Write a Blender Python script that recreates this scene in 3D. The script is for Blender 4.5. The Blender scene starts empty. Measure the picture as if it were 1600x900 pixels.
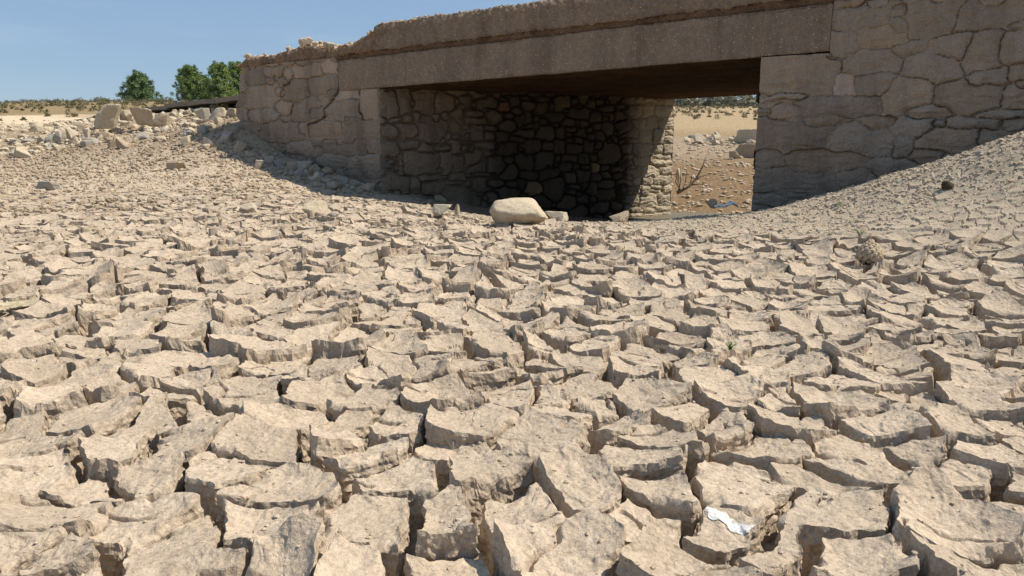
import bpy, math, random
import numpy as np
from mathutils import Vector, Matrix
R = math.radians
rng = np.random.default_rng(7)
random.seed(7)

# ------------------------------------------------------------------ camera, sky, sun, exposure
CAM_H, PITCH, FPX = 0.8, 11.5, 1155.6
scn = bpy.context.scene
cam_data = bpy.data.cameras.new('camera')
cam_data.lens = 26.0; cam_data.sensor_width = 36.0; cam_data.clip_start = 0.05; cam_data.clip_end = 5000
cam = bpy.data.objects.new('camera', cam_data); scn.collection.objects.link(cam)
cam.location = (0, 0, CAM_H); cam.rotation_euler = (R(90-PITCH), 0, 0)
scn.camera = cam

SUN_AZ, SUN_EL = 4.0, 53.0            # azimuth from +X (to the right) towards +Y (away from the camera)
world = bpy.data.worlds.new('World'); scn.world = world; world.use_nodes = True
wn, wl = world.node_tree.nodes, world.node_tree.links
bg = wn['Background']
sky = wn.new('ShaderNodeTexSky'); sky.sky_type = 'NISHITA'; sky.sun_disc = False
sky.sun_elevation = R(SUN_EL); sky.sun_rotation = R(90 - SUN_AZ)
sky.air_density = 1.0; sky.dust_density = 0.1; sky.ozone_density = 4.0; sky.altitude = 0
tc = wn.new('ShaderNodeTexCoord'); mp = wn.new('ShaderNodeMapping'); mp.inputs['Scale'].default_value = (1.0, 1.6, 7.0)
mp.inputs['Rotation'].default_value = (0, R(12), R(20))
cn = wn.new('ShaderNodeTexNoise'); cn.inputs['Scale'].default_value = 2.6; cn.inputs['Detail'].default_value = 7; cn.inputs['Roughness'].default_value = .6
cr = wn.new('ShaderNodeValToRGB'); cr.color_ramp.elements[0].position = .5; cr.color_ramp.elements[1].position = .8
cr.color_ramp.elements[1].color = (.28, .28, .28, 1)
mx = wn.new('ShaderNodeMix'); mx.data_type = 'RGBA'; mx.inputs['B'].default_value = (5.6, 6.6, 8.0, 1)
wl.new(tc.outputs['Generated'], mp.inputs['Vector']); wl.new(mp.outputs['Vector'], cn.inputs['Vector'])
wl.new(cn.outputs['Fac'], cr.inputs['Fac']); wl.new(cr.outputs['Color'], mx.inputs['Factor'])
mx2 = wn.new('ShaderNodeMix'); mx2.data_type = 'RGBA'; mx2.inputs['Factor'].default_value = .6; mx2.inputs['B'].default_value = (3.3, 4.85, 7.1, 1)
wl.new(sky.outputs['Color'], mx2.inputs['A']); wl.new(mx2.outputs['Result'], mx.inputs['A']); wl.new(mx.outputs['Result'], bg.inputs['Color'])
bg.inputs['Strength'].default_value = 0.078

sl = bpy.data.lights.new('sun', 'SUN'); sl.energy = 5.0; sl.angle = R(0.5); sl.color = (1.0, .91, .77)
so = bpy.data.objects.new('sun', sl); scn.collection.objects.link(so)
sdir = Vector((math.cos(R(SUN_EL))*math.cos(R(SUN_AZ)), math.cos(R(SUN_EL))*math.sin(R(SUN_AZ)), math.sin(R(SUN_EL))))
so.rotation_euler = sdir.to_track_quat('Z', 'Y').to_euler(); so.location = (20, -5, 30)
scn.view_settings.view_transform = 'Standard'; scn.view_settings.look = 'None'
scn.view_settings.exposure = 0.33; scn.view_settings.gamma = 1.0
scn.view_settings.use_curve_mapping = False

# ------------------------------------------------------------------ noise helpers (numpy)
f32 = np.float32
def _h(ix, iy, iz, seed):
    n = (ix.astype(np.int64)*374761393 + iy.astype(np.int64)*668265263 + iz.astype(np.int64)*2147483647 + seed*1274126177) & 0xffffffff
    n = ((n ^ (n >> 13)) * 1274126177) & 0xffffffff
    n = ((n ^ (n >> 16)) * 2246822519) & 0xffffffff
    return ((n ^ (n >> 15)) & 0xffffff).astype(f32) / f32(0xffffff)
def vn(x, y, z=None, seed=0):
    """smooth value noise in -1..1"""
    ix, iy = np.floor(x), np.floor(y); fx, fy = x-ix, y-iy
    ux, uy = fx*fx*fx*(fx*(fx*6-15)+10), fy*fy*fy*(fy*(fy*6-15)+10)
    ix = ix.astype(np.int64); iy = iy.astype(np.int64)
    def plane(iz):
        a = _h(ix, iy, iz, seed); b = _h(ix+1, iy, iz, seed); c = _h(ix, iy+1, iz, seed); d = _h(ix+1, iy+1, iz, seed)
        t = a+(b-a)*ux; u = c+(d-c)*ux
        return t+(u-t)*uy
    if z is None:
        return plane(np.zeros_like(ix))*2-1
    iz = np.floor(z); fz = z-iz; uz = fz*fz*(3-2*fz); iz = iz.astype(np.int64)
    p, q = plane(iz), plane(iz+1)
    return (p+(q-p)*uz)*2-1
def fbm(x, y, z=None, o=4, seed=0, g=.5):
    s = 0; a = 1.0; t = 0
    for k in range(o):
        s = s + a*vn(x, y, z, seed+k*17); t += a; a *= g
        x = x*2.03+11.3; y = y*2.03+7.7
        if z is not None: z = z*2.03+3.1
    return s/t
def ss(e0, e1, x):
    t = np.clip((x-e0)/(e1-e0), 0, 1); return t*t*(3-2*t)

# ------------------------------------------------------------------ pixel of the photograph -> point at forward distance D
CP, SP = math.cos(R(PITCH)), math.sin(R(PITCH))
def ray(u, v):
    x = (u-800)/FPX; yu = (450-v)/FPX
    return np.array([x, CP+yu*SP, -SP+yu*CP])
def W(u, v, D):
    d = ray(u, v); t = D/d[1]
    return np.array([d[0]*t, D, CAM_H+d[2]*t])
# bridge face: vertical plane through PR, running along FD (away to the left); FN points to the camera side
PR = np.array([3.0, 9.0]); FD = np.array([-.8, .6]); FN = np.array([-.6, -.8]); WD = np.array([.836, .548])
def face(u, v):
    """(s, z) on the bridge face for a pixel"""
    d = ray(u, v)
    t = (PR @ FN)/(d[:2] @ FN); p = d[:2]*t
    return float((p-PR) @ FD), float(CAM_H+d[2]*t)
CL = PR + FD*face(591, 137)[0]                       # left near corner of the opening
NW = np.array([.548, -.836])                         # normal of the left abutment's inner wall
def inner(u, v):
    d = ray(u, v); t = (CL @ NW)/(d[:2] @ NW); p = d[:2]*t
    return float((p-CL) @ WD), float(CAM_H+d[2]*t)
LEN_IN = inner(1055, 155)[0]

# ------------------------------------------------------------------ terrain: smooth base surface through surveyed points
ctrl = []
def cp(x, y, z): ctrl.append((x, y, z))
for X in (-12, -9, -6, -3, 0, 3, 6):
    for Y in (-4, 0, 2, 4): cp(X, Y, 0 if X < 6 else (.0, .0, .02, .08)[(-4, 0, 2, 4).index(Y)])
for X in (-8, -5.5, -3, -.5, 2): cp(X, 6, 0)
for p in (W(760, 356, 7.3), W(930, 357, 7.2), W(1060, 349, 7.6), W(640, 320, 10.3), W(740, 346, 8.4), W(1120, 342, 7.7), W(1200, 329, 7.8), W(1300, 301, 7.4), W(1400, 272, 7.05), W(1500, 244, 6.75), W(1600, 205, 6.45)): cp(*p)
for u, v, dz in ((1185, 320, .12), (1240, 312, .2), (1300, 300, .24), (1400, 270, .26), (1500, 240, .28), (1600, 200, .3), (370, 200, 0), (450, 246, 0), (520, 268, 0), (593, 300, 0)):
    s, z = face(u, v); q = PR+FD*s+FN*.05; cp(q[0], q[1], z-dz)
for p in (W(1500, 300, 6.0), W(1400, 340, 5.8), W(1580, 400, 4.6), W(1580, 300, 5.5), W(1300, 350, 6.3)): cp(*p)
cp(8, 6, 1.1); cp(8, 3.5, .5); cp(12, 4, 1.4); cp(12, 0, .6); cp(9, -3, 0)
for p in ((-.5, 11.2, -.45), (1.5, 12.6, -.8), (3.2, 15.2, -.97), (3.4, 11.4, -.6), (4.6, 13.6, -.92), (6.2, 16.4, -.93), (8.5, 18, -.7), (-2.2, 12.6, -.3)): cp(*p)
for u, v, D in ((1110, 323, 18.5), (1150, 300, 20.5), (1120, 270, 24), (1120, 250, 27), (1100, 226, 33), (1120, 213, 45)):
    p = W(u, v, D); cp(*p); cp(p[0]+5, p[1]-1, p[2]+.05); cp(p[0]-4, p[1]+1.5, p[2]+.1)
for u, v, D in ((0, 350, 7.2), (0, 300, 10.5), (0, 268, 14), (0, 232, 17), (0, 212, 20), (0, 199, 30), (-150, 270, 13), (-150, 215, 20),
                (110, 268, 13.6), (110, 230, 16.4), (110, 208, 18.5), (200, 300, 10.8), (200, 268, 13.2), (200, 232, 15.6), (200, 205, 18),
                (300, 270, 12.8), (290, 230, 14.8), (290, 200, 17), (330, 182, 18.4), (420, 300, 10.8), (520, 310, 10.4), (60, 199, 30)):
    cp(*W(u, v, D))
ROAD = [W(392, 148, 17.6), W(300, 158.5, 20.5), (W(240, 167, 24)), W(140, 183.5, 32), W(60, 195.5, 40), W(-60, 204, 52)]
ROAD_DIR = []
for i, p in enumerate(ROAD):
    q0 = ROAD[max(0, i-1)]; q1 = ROAD[min(len(ROAD)-1, i+1)]
    t = np.array([q1[0]-q0[0], q1[1]-q0[1]]); t /= np.linalg.norm(t); ROAD_DIR.append(np.array([t[1], -t[0]]))
for p, n in zip(ROAD[:5], ROAD_DIR):
    cp(p[0], p[1], p[2]-.27); cp(p[0]+n[0]*6, p[1]+n[1]*6, p[2]-.25)
def zfar(x, y):
    r = np.hypot(x, y); a = np.degrees(np.arctan2(x, y))
    b = (1+.17*np.exp(-((a+27)/9)**2)+.05*np.exp(-((a+5)/8)**2))*np.maximum(np.cos(np.radians(a)), .7)*1.02
    z = .9+(np.clip(r, 45, 200)-45)*.0505*b
    z = z - np.clip(r-215, 0, 400)*.012
    return z + ss(60, 120, r)*(.35*fbm(x*.05, y*.05, seed=5, o=3))
for a in range(0, 360, 30):
    x, y = 52*math.sin(R(a)), 52*math.cos(R(a)); cp(x, y, float(zfar(np.array(x), np.array(y))))
CT = np.array(ctrl, dtype=np.float64)
def _phi(r2): return .5*r2*np.log(r2+1e-9)
def _solve():
    n = len(CT); d2 = ((CT[:, None, :2]-CT[None, :, :2])**2).sum(-1)
    A = np.zeros((n+3, n+3)); A[:n, :n] = _phi(d2)+np.eye(n)*.03; A[:n, n] = 1; A[:n, n+1:] = CT[:, :2]
    A[n, :n] = 1; A[n+1:, :n] = CT[:, :2].T
    return np.linalg.solve(A, np.concatenate([CT[:, 2], np.zeros(3)]))
_w = _solve()
def zbase(x, y):
    x = np.asarray(x, dtype=np.float64); y = np.asarray(y, dtype=np.float64)
    sh = x.shape; X = x.ravel(); Y = y.ravel(); out = np.empty_like(X); n = len(CT)
    for i in range(0, len(X), 200000):
        xs, ys = X[i:i+200000], Y[i:i+200000]; z = _w[n]+_w[n+1]*xs+_w[n+2]*ys
        for k in range(n):
            z += _w[k]*_phi((xs-CT[k, 0])**2+(ys-CT[k, 1])**2)
        r = np.hypot(xs, ys); t = ss(34, 50, r); out[i:i+200000] = z*(1-t)+zfar(xs, ys)*t
    return out.reshape(sh)

# ------------------------------------------------------------------ cracked mud: polygonal plates with curled rims
def plates(x, y, size, seed, wmin, wmax, depth, closed, curl, tilt, off):
    """height of dried plates; returns (height, distance from the rim, plate random)"""
    x = x.astype(f32)/f32(size); y = y.astype(f32)/f32(size)
    ix = np.floor(x); iy = np.floor(y)
    best = np.full(x.shape, 9e9, f32); bx = np.zeros_like(x); by = np.zeros_like(x); bi = np.zeros(x.shape, np.int64); bj = np.zeros(x.shape, np.int64)
    J = f32(.86)
    def seedpt(ci, cj):
        zz = np.zeros_like(ci)
        return ci+.5+J*(_h(ci, cj, zz, seed)-.5), cj+.5+J*(_h(ci, cj, zz, seed+1)-.5)
    for di in (-1, 0, 1):
        for dj in (-1, 0, 1):
            ci = (ix+di).astype(np.int64); cj = (iy+dj).astype(np.int64)
            px, py = seedpt(ci, cj); d = (px-x)**2+(py-y)**2; m = d < best
            best = np.where(m, d, best); bx = np.where(m, px, bx); by = np.where(m, py, by); bi = np.where(m, ci, bi); bj = np.where(m, cj, bj)
    e = np.full(x.shape, 9e9, f32)
    for di in (-2, -1, 0, 1, 2):
        for dj in (-2, -1, 0, 1, 2):
            ci = bi+di; cj = bj+dj
            if di == 0 and dj == 0: continue
            px, py = seedpt(ci, cj); vx, vy = px-bx, py-by; L = np.sqrt(vx*vx+vy*vy)+1e-6
            d = ((bx+px)*.5-x)*vx/L+((by+py)*.5-y)*vy/L
            hh = _h(bi+ci, bj+cj, np.abs(di*5+dj)+np.zeros_like(ci), seed+9)
            w = wmin+(wmax-wmin)*np.clip((hh-closed)/(1-closed), 0, 1)**1.7
            w = np.where(hh < closed, -.2, w)/size
            e = np.minimum(e, (d-w).astype(f32))
    e = e*f32(size)
    zz = np.zeros_like(bi); dx, dy = (x-bx)*size, (y-by)*size
    r1 = _h(bi, bj, zz, seed+3); r2 = _h(bi, bj, zz, seed+4); r3 = _h(bi, bj, zz, seed+5); r4 = _h(bi, bj, zz, seed+6)
    top = (r1-.5)*off+dx*(r2-.5)*tilt+dy*(r3-.5)*tilt+(dx*dx+dy*dy)*(r4*1.15+.05)*curl/size
    return top, e, r1
def clod_fade(x, y):
    r = np.hypot(x, y)
    f = 1-.50*ss(6.8, 10, r)-.42*ss(10, 13.5, r)
    f *= 1-.12*ss(-1.5, -4.5, x)*ss(3.2, 6, y)
    f *= 1-.96*ss(.10, .45, x*.0+_slope_mask(x, y))
    return f
def _slope_mask(x, y):                        # right embankment and left bank carry no big plates
    return ss(0, 1, (x-2.15)*.40+(y-4.9)*.37)*.8+ss(12.5, 15, y-.15*x)
def warp(x, y):
    wx = .024*vn(x*4.2, y*4.2, seed=21)+.011*vn(x*12, y*12, seed=22)+.0045*vn(x*34, y*34, seed=23)+.0018*vn(x*90, y*90, seed=24)
    wy = .024*vn(x*4.2, y*4.2, seed=31)+.011*vn(x*12, y*12, seed=32)+.0045*vn(x*34, y*34, seed=33)+.0018*vn(x*90, y*90, seed=34)
    return wx, wy
CS, CSEED, CJ = .192, 3, .86                    # plate size, seed, jitter
def cell_center(ci, cj):
    zz = np.zeros_like(ci); return (ci+.5+CJ*(_h(ci, cj, zz, CSEED)-.5))*CS, (cj+.5+CJ*(_h(ci, cj, zz, CSEED+1)-.5))*CS
def cell_gap(ai, aj, bi, bj):
    h = _h(ai+bi, aj+bj, np.abs((ai-bi)*5+(aj-bj)), CSEED+9); h2 = _h(ai+bi, aj+bj, np.abs((ai-bi)*5+(aj-bj)), CSEED+19)
    return np.where(h2 < .08, .001, .007+.023*h**1.3)
def cell_rand(ci, cj, k): return _h(ci, cj, np.zeros_like(ci), CSEED+30+k)
def plate_top(ci, cj, dx, dy, x, y, edge):
    """height of a plate's upper face; edge = 0 at the rim, growing inwards (metres)"""
    r = [cell_rand(ci, cj, k) for k in range(6)]
    rr = (dx*dx+dy*dy)/(CS*.5)**2
    z = (r[0]-.5)*.036+dx*(r[1]-.5)*.33+dy*(r[2]-.5)*.33+.017*(.25+1.2*r[3])*rr-.014
    L = fbm(x*5+r[4]*9, y*5, seed=41, o=3)*2.2; fl = np.floor(L); z = z+(fl+ss(0, .22, L-fl))*.0036
    z = z+.0055*fbm(x*9, y*9, seed=51, o=3)+.0042*fbm(x*34, y*34, seed=55, o=4)+.004*np.minimum(0, vn(x*70, y*70, seed=56)+.55)
    rim = np.exp(-np.clip(edge, 0, 1)/.020)
    z = z+rim*(.007*vn(x*8, y*8, seed=57)+.002)-ss(.2, .55, vn(x*15, y*15, seed=58))*np.exp(-np.clip(edge, 0, 1)/.011)*.018
    t2, e2, r2 = plates(x+.012*vn(x*20, y*20, seed=61), y+.01*vn(x*20, y*20, seed=65), .15, 77, .0004, .004, .03, .78, .12, .10, .014)
    return z-(1-ss(-.002, .006, e2))*.018
def clod_F(x, y):
    return clod_fade(x, y)
def mud(x, y):
    """relief of the soil beneath and between the plates, above the smooth base"""
    x = x.astype(f32); y = y.astype(f32)
    F = clod_F(x, y)
    dep = .108+.02*vn(x*2.3, y*2.3, seed=62)
    inside = ss(.10, .16, F)
    floor_ = -dep+.018*fbm(x*18, y*18, seed=63, o=4)
    vx, vy = x+.012*vn(x*17, y*17, seed=71)+.005*vn(x*50, y*50, seed=73), y+.012*vn(x*17, y*17, seed=72)+.005*vn(x*50, y*50, seed=74)
    t3, e3, rid = plates(vx, vy, .105, 91, .001, .008, .03, .12, .34, .45, .020)
    w3 = ss(-.006, .005, e3); small = -.028*(1-w3)+(t3+.003*fbm(x*30, y*30, seed=75, o=2))*w3
    S = ss(.0, .75, 1-F)*(1-.5*ss(.12, .5, _slope_mask(x, y)))*(1-ss(13, 20, y))
    return floor_*F*inside+small*S*(1-.6*inside)+.02*fbm(x*1.3, y*1.3, seed=81, o=3)*ss(2, 6, np.hypot(x, y)), rid, F
def swell(x, y): return .02*fbm(x*1.3, y*1.3, seed=81, o=3)*ss(2, 6, np.hypot(x, y))
def rough(x, y):
    r = np.hypot(x, y)
    return ss(8, 16, r)*(.05*fbm(x*1.7, y*1.7, seed=83, o=4)+.018*fbm(x*9, y*9, seed=85, o=3))
def soil_z(x, y):
    x = np.atleast_1d(np.asarray(x, dtype=np.float64)); y = np.atleast_1d(np.asarray(y, dtype=np.float64))
    return zbase(x, y)+mud(x, y)[0]+rough(x, y)
def hit(u, v, tmax=260):
    """where the line of sight through a pixel meets the base terrain"""
    d = ray(u, v); t = np.concatenate([np.arange(1, 30, .05), np.arange(30, tmax, .5)])
    p = d[None]*t[:, None]; z = CAM_H+p[:, 2]; g = zbase(p[:, 0], p[:, 1])
    k = np.argmax(z < g)
    if z[k] >= g[k]: k = len(t)-1
    return np.array([p[k, 0], p[k, 1], g[k]])

def ground_z(x, y):
    x = np.atleast_1d(np.asarray(x, dtype=np.float64)); y = np.atleast_1d(np.asarray(y, dtype=np.float64))
    return np.maximum(soil_z(x, y), crust(x, y)[0])

# ------------------------------------------------------------------ object helpers
def link(o): scn.collection.objects.link(o); return o
def tag(o, label=None, cat=None, group=None, kind=None):
    if label: o['label'] = label
    if cat: o['category'] = cat
    if group: o['group'] = group
    if kind: o['kind'] = kind
    return o
def empty(name, loc, label, cat, group=None):
    o = link(bpy.data.objects.new(name, None)); o.location = [float(c) for c in loc]; o.empty_display_size = .2
    return tag(o, label, cat, group)
def mesh(name, V, F, mat, parent=None, smooth=False, attrs=None, quads=True):
    """V (n,3) array in world space (or local to parent), F (m,3|4) int array or list"""
    me = bpy.data.meshes.new(name); V = np.asarray(V, dtype=f32)
    if isinstance(F, np.ndarray):
        m, k = F.shape
        me.vertices.add(len(V)); me.vertices.foreach_set('co', V.ravel())
        me.loops.add(m*k); me.loops.foreach_set('vertex_index', F.astype(np.int32).ravel())
        me.polygons.add(m); me.polygons.foreach_set('loop_start', np.arange(0, m*k, k, dtype=np.int32))
        me.polygons.foreach_set('loop_total', np.full(m, k, dtype=np.int32))
    else:
        me.from_pydata([tuple(map(float, v)) for v in V], [], [list(map(int, f)) for f in F])
    me.update(calc_edges=True); me.validate()
    me.polygons.foreach_set('use_smooth', np.full(len(me.polygons), smooth, dtype=bool))
    if attrs:
        for nm, arr in attrs.items():
            if arr.ndim == 1:
                a = me.attributes.new(nm, 'FLOAT', 'POINT'); a.data.foreach_set('value', arr.astype(f32))
            else:
                a = me.attributes.new(nm, 'FLOAT_COLOR', 'POINT')
                c = np.ones((len(V), 4), f32); c[:, :3] = arr; a.data.foreach_set('color', c.ravel())
    if mat: me.materials.append(mat)
    o = link(bpy.data.objects.new(name, me))
    if parent: o.parent = parent
    return o
def grid_faces(nr, nc, flip=False):
    i = np.arange(nr-1)[:, None]*nc+np.arange(nc-1)[None]
    f = np.stack([i, i+1, i+nc+1, i+nc], -1).reshape(-1, 4)
    return f[:, ::-1] if flip else f
class MB:
    """collects simple solids into one mesh"""
    def __init__(s): s.v = []; s.f = []
    def add(s, V, F):
        b = len(s.v); s.v += [tuple(map(float, p)) for p in V]; s.f += [tuple(int(i)+b for i in f) for f in F]
    def tube(s, pts, rad, n=6):
        pts = [Vector(p) for p in pts]; V = []; F = []
        for i, p in enumerate(pts):
            t = (pts[min(i+1, len(pts)-1)]-pts[max(i-1, 0)]).normalized()
            a = t.cross(Vector((.3, .2, 1))).normalized(); b = t.cross(a)
            r = rad[i] if hasattr(rad, '__len__') else rad
            for k in range(n):
                w = 2*math.pi*k/n; V.append(p+(a*math.cos(w)+b*math.sin(w))*r)
        for i in range(len(pts)-1):
            for k in range(n): F.append((i*n+k, i*n+(k+1) % n, (i+1)*n+(k+1) % n, (i+1)*n+k))
        F.append(tuple(range(n))[::-1]); F.append(tuple((len(pts)-1)*n+k for k in range(n)))
        s.add(V, F)
    def build(s, name, mat, parent=None, smooth=True): return mesh(name, s.v, s.f, mat, parent, smooth)

# ------------------------------------------------------------------ materials
def newmat(name):
    m = bpy.data.materials.new(name); m.use_nodes = True; nt = m.node_tree
    return m, nt.nodes, nt.links, nt.nodes['Principled BSDF']
def noise(n, l, vec, scale, detail=4, rough_=.55, dist=0):
    t = n.new('ShaderNodeTexNoise'); t.inputs['Scale'].default_value = scale; t.inputs['Detail'].default_value = detail
    t.inputs['Roughness'].default_value = rough_; t.inputs['Distortion'].default_value = dist; l.new(vec, t.inputs['Vector']); return t.outputs['Fac']
def ramp(n, l, fac, stops):
    r = n.new('ShaderNodeValToRGB'); e = r.color_ramp.elements
    e[0].position, e[0].color = stops[0][0], (*stops[0][1], 1); e[1].position, e[1].color = stops[-1][0], (*stops[-1][1], 1)
    for p, c in stops[1:-1]: q = e.new(p); q.color = (*c, 1)
    l.new(fac, r.inputs['Fac']); return r.outputs['Color']
def mixc(n, l, fac, a, b, mode='MIX'):
    m = n.new('ShaderNodeMix'); m.data_type = 'RGBA'; m.blend_type = mode
    for s, k in ((fac, 'Factor'), (a, 'A'), (b, 'B')):
        if hasattr(s, 'links'): l.new(s, m.inputs[k])
        else: m.inputs[k].default_value = s if k == 'Factor' else (*s, 1)
    return m.outputs['Result']
def bump(n, l, h, strength, dist, prev=None):
    b = n.new('ShaderNodeBump'); b.inputs['Strength'].default_value = strength; b.inputs['Distance'].default_value = dist
    l.new(h, b.inputs['Height'])
    if prev is not None: l.new(prev, b.inputs['Normal'])
    return b.outputs['Normal']
g3 = lambda v: (v, v, v)
def earth(name, cols, attr=None, scale=1.0, specks=True, bumps=((60, .6, .004), (14, .5, .012)), rough_=.95, obj_coords=False, pits=.0, agg=False, streaks=False):
    m, n, l, p = newmat(name)
    t = n.new('ShaderNodeTexCoord')
    if obj_coords: v = t.outputs['Object']
    else:
        geo = n.new('ShaderNodeNewGeometry'); v = geo.outputs['Position']
    c = ramp(n, l, noise(n, l, v, 2.2*scale, 6, .6, .3), [(.3, cols[0]), (.5, cols[1]), (.72, cols[2])])
    c = mixc(n, l, .55, c, ramp(n, l, noise(n, l, v, 21*scale, 5, .65), [(.32, cols[3]), (.52, cols[1]), (.7, cols[4])]))
    c = mixc(n, l, .8, c, ramp(n, l, noise(n, l, v, 95*scale, 3, .6), [(.3, g3(.66)), (.5, g3(1.0)), (.7, g3(1.16))]), 'MULTIPLY')
    c = mixc(n, l, .7, c, ramp(n, l, noise(n, l, v, 330*scale, 2, .6), [(.3, g3(.68)), (.5, g3(1.0)), (.7, g3(1.15))]), 'MULTIPLY')
    if specks:
        vo = n.new('ShaderNodeTexVoronoi'); vo.inputs['Scale'].default_value = 46*scale; l.new(v, vo.inputs['Vector'])
        sp = ramp(n, l, vo.outputs['Distance'], [(.06, g3(.45)), (.14, g3(1.0))])
        gate = ramp(n, l, noise(n, l, v, 9*scale, 3), [(.52, g3(0)), (.62, g3(1))])
        c = mixc(n, l, gate, c, mixc(n, l, 1.0, c, sp, 'MULTIPLY'))
    if agg or streaks:
        mpp = n.new('ShaderNodeMapping'); mpp.inputs['Scale'].default_value = (1.6, 1.6, .35); l.new(v, mpp.inputs['Vector'])
        c = mixc(n, l, .85, c, ramp(n, l, noise(n, l, mpp.outputs['Vector'], 2.2, 7, .65), [(.32, (.70, .68, .66)), (.5, g3(1.0)), (.66, (1.16, 1.13, 1.08))]), 'MULTIPLY')
    if agg:
        vo = n.new('ShaderNodeTexVoronoi'); vo.inputs['Scale'].default_value = 38; vo.inputs['Randomness'].default_value = 1; l.new(v, vo.inputs['Vector'])
        near = ramp(n, l, vo.outputs['Distance'], [(.20, g3(1)), (.30, g3(0))])
        sep = n.new('ShaderNodeSeparateColor'); l.new(vo.outputs['Color'], sep.inputs['Color'])
        pick = ramp(n, l, sep.outputs['Red'], [(.55, g3(0)), (.62, g3(1))])
        k_ = mixc(n, l, 1.0, near, pick, 'MULTIPLY')
        peb = ramp(n, l, sep.outputs['Green'], [(.0, (.13, .10, .075)), (.4, (.30, .25, .19)), (1, (.60, .54, .45))])
        c = mixc(n, l, k_, c, peb); agg_h = k_
    if attr:
        a = n.new('ShaderNodeAttribute'); a.attribute_name = attr; c = mixc(n, l, 1.0, c, a.outputs['Color'], 'MULTIPLY')
    l.new(c, p.inputs['Base Color']); p.inputs['Roughness'].default_value = rough_; p.inputs['Specular IOR Level'].default_value = .12
    nn = None
    for sc, st, di in bumps: nn = bump(n, l, noise(n, l, v, sc*scale, 5, .7), st, di, nn)
    if pits:
        vo = n.new('ShaderNodeTexVoronoi'); vo.inputs['Scale'].default_value = 30*scale; l.new(v, vo.inputs['Vector'])
        nn = bump(n, l, ramp(n, l, vo.outputs['Distance'], [(.05, g3(0)), (.22, g3(1))]), pits, .01, nn)
    if agg: nn = bump(n, l, agg_h, .5, .008, nn)
    l.new(nn, p.inputs['Normal'])
    return m
M = {}
M['mud'] = earth('dried_mud', [(0.389, 0.315, 0.235), (0.451, 0.366, 0.277), (0.505, 0.416, 0.318), (0.337, 0.270, 0.200), (0.529, 0.439, 0.337)], attr='tone', bumps=((150, .6, .0025), (55, .8, .006), (18, .5, .010)), pits=.3)
M['grit'] = earth('brown_grit', [(.30, .235, .165), (.37, .295, .21), (.46, .375, .275), (.26, .20, .14), (.54, .45, .34)], scale=.5, bumps=((70, .6, .004),))
M['rock'] = earth('pale_rock', [(.40, .34, .25), (.50, .42, .31), (.56, .49, .37), (.36, .29, .20), (.56, .48, .35)], scale=1.0, bumps=((70, .6, .004), (18, .6, .014)), obj_coords=True)
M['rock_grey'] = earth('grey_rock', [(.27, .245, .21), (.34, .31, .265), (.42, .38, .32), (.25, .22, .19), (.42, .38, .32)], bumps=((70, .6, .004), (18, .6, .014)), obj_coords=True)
M['rock_brown'] = earth('brown_rock', [(.33, .26, .185), (.40, .32, .23), (.46, .37, .27), (.30, .23, .16), (.45, .37, .27)], bumps=((70, .6, .004), (18, .6, .014)), obj_coords=True)
M['gravel'] = earth('loose_gravel', [(.40, .325, .24), (.47, .385, .285), (.55, .46, .35), (.34, .27, .20), (.58, .49, .38)], scale=.8, bumps=((90, .5, .003),))
M['masonry'] = earth('muddy_masonry', [g3(.86), g3(1.0), g3(1.1), g3(.84), g3(1.08)], attr='stone', specks=True, scale=.8, bumps=((90, .55, .004), (24, .55, .010)), pits=.15, streaks=True)
M['concrete'] = earth('old_concrete', [(0.199, 0.152, 0.110), (0.245, 0.188, 0.139), (0.280, 0.219, 0.164), (0.179, 0.135, 0.099), (0.312, 0.247, 0.188)], attr='stone', scale=.8, bumps=((110, .9, .006), (36, .7, .012)), pits=.5, agg=True)
M['asphalt'] = earth('old_asphalt', [(.22, .19, .155), (.27, .235, .195), (.33, .29, .24), (.19, .17, .14), (.36, .32, .27)], bumps=((60, .6, .01),))

# ------------------------------------------------------------------ the ground: one sheet from under the camera to beyond the horizon
def radial():
    r = [.25]
    while r[-1] < 620:
        x = r[-1]
        if x < 1.05: dr = .03
        elif x < 13: dr = max(.0035, min(x*x/480, .0055+.0018*x))
        elif x < 22: dr = .028+.012*(x-13)
        else: dr = x*.0085
        r.append(x+dr)
    return np.array(r)
def angular():
    a = [0.0]
    while a[-1] < 180:
        x = a[-1]; a.append(x+(.075 if x < 38 else .14 if x < 62 else .5 if x < 80 else 2.5))
    a = np.array(a); a[-1] = 180; return np.concatenate([-a[::-1][:-1], a])
rad, ang = radial(), angular()
RR, AA = np.meshgrid(rad, np.radians(ang), indexing='ij')
GX, GY = RR*np.sin(AA), RR*np.cos(AA)
# the smooth base is cheap on a coarse lattice: evaluate every few nodes and interpolate
def coarse_base():
    ri = np.unique(np.concatenate([np.arange(0, len(rad), 6), [len(rad)-1]])); ai = np.unique(np.concatenate([np.arange(0, len(ang), 8), [len(ang)-1]]))
    zc = zbase(GX[np.ix_(ri, ai)], GY[np.ix_(ri, ai)])
    t = np.empty((len(ri), len(ang)))
    for k in range(len(ri)): t[k] = np.interp(np.arange(len(ang)), ai, zc[k])
    z = np.empty_like(GX)
    for k in range(len(rad)):
        j = min(np.searchsorted(ri, k, side='right')-1, len(ri)-2); f = (k-ri[j])/(ri[j+1]-ri[j]); z[k] = t[j]*(1-f)+t[j+1]*f
    return z
GZ = coarse_base(); WMK = np.zeros_like(GX); relief = np.zeros_like(GX); tone_r = np.zeros_like(GX)
k_near = int(np.searchsorted(rad, 26))
for k in range(0, k_near, 120):
    sl_ = slice(k, min(k+120, k_near)); h, rid, e = mud(GX[sl_], GY[sl_]); relief[sl_] = h; tone_r[sl_] = rid; WMK[sl_] = e
GZ = GZ+relief+rough(GX, GY)
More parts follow.
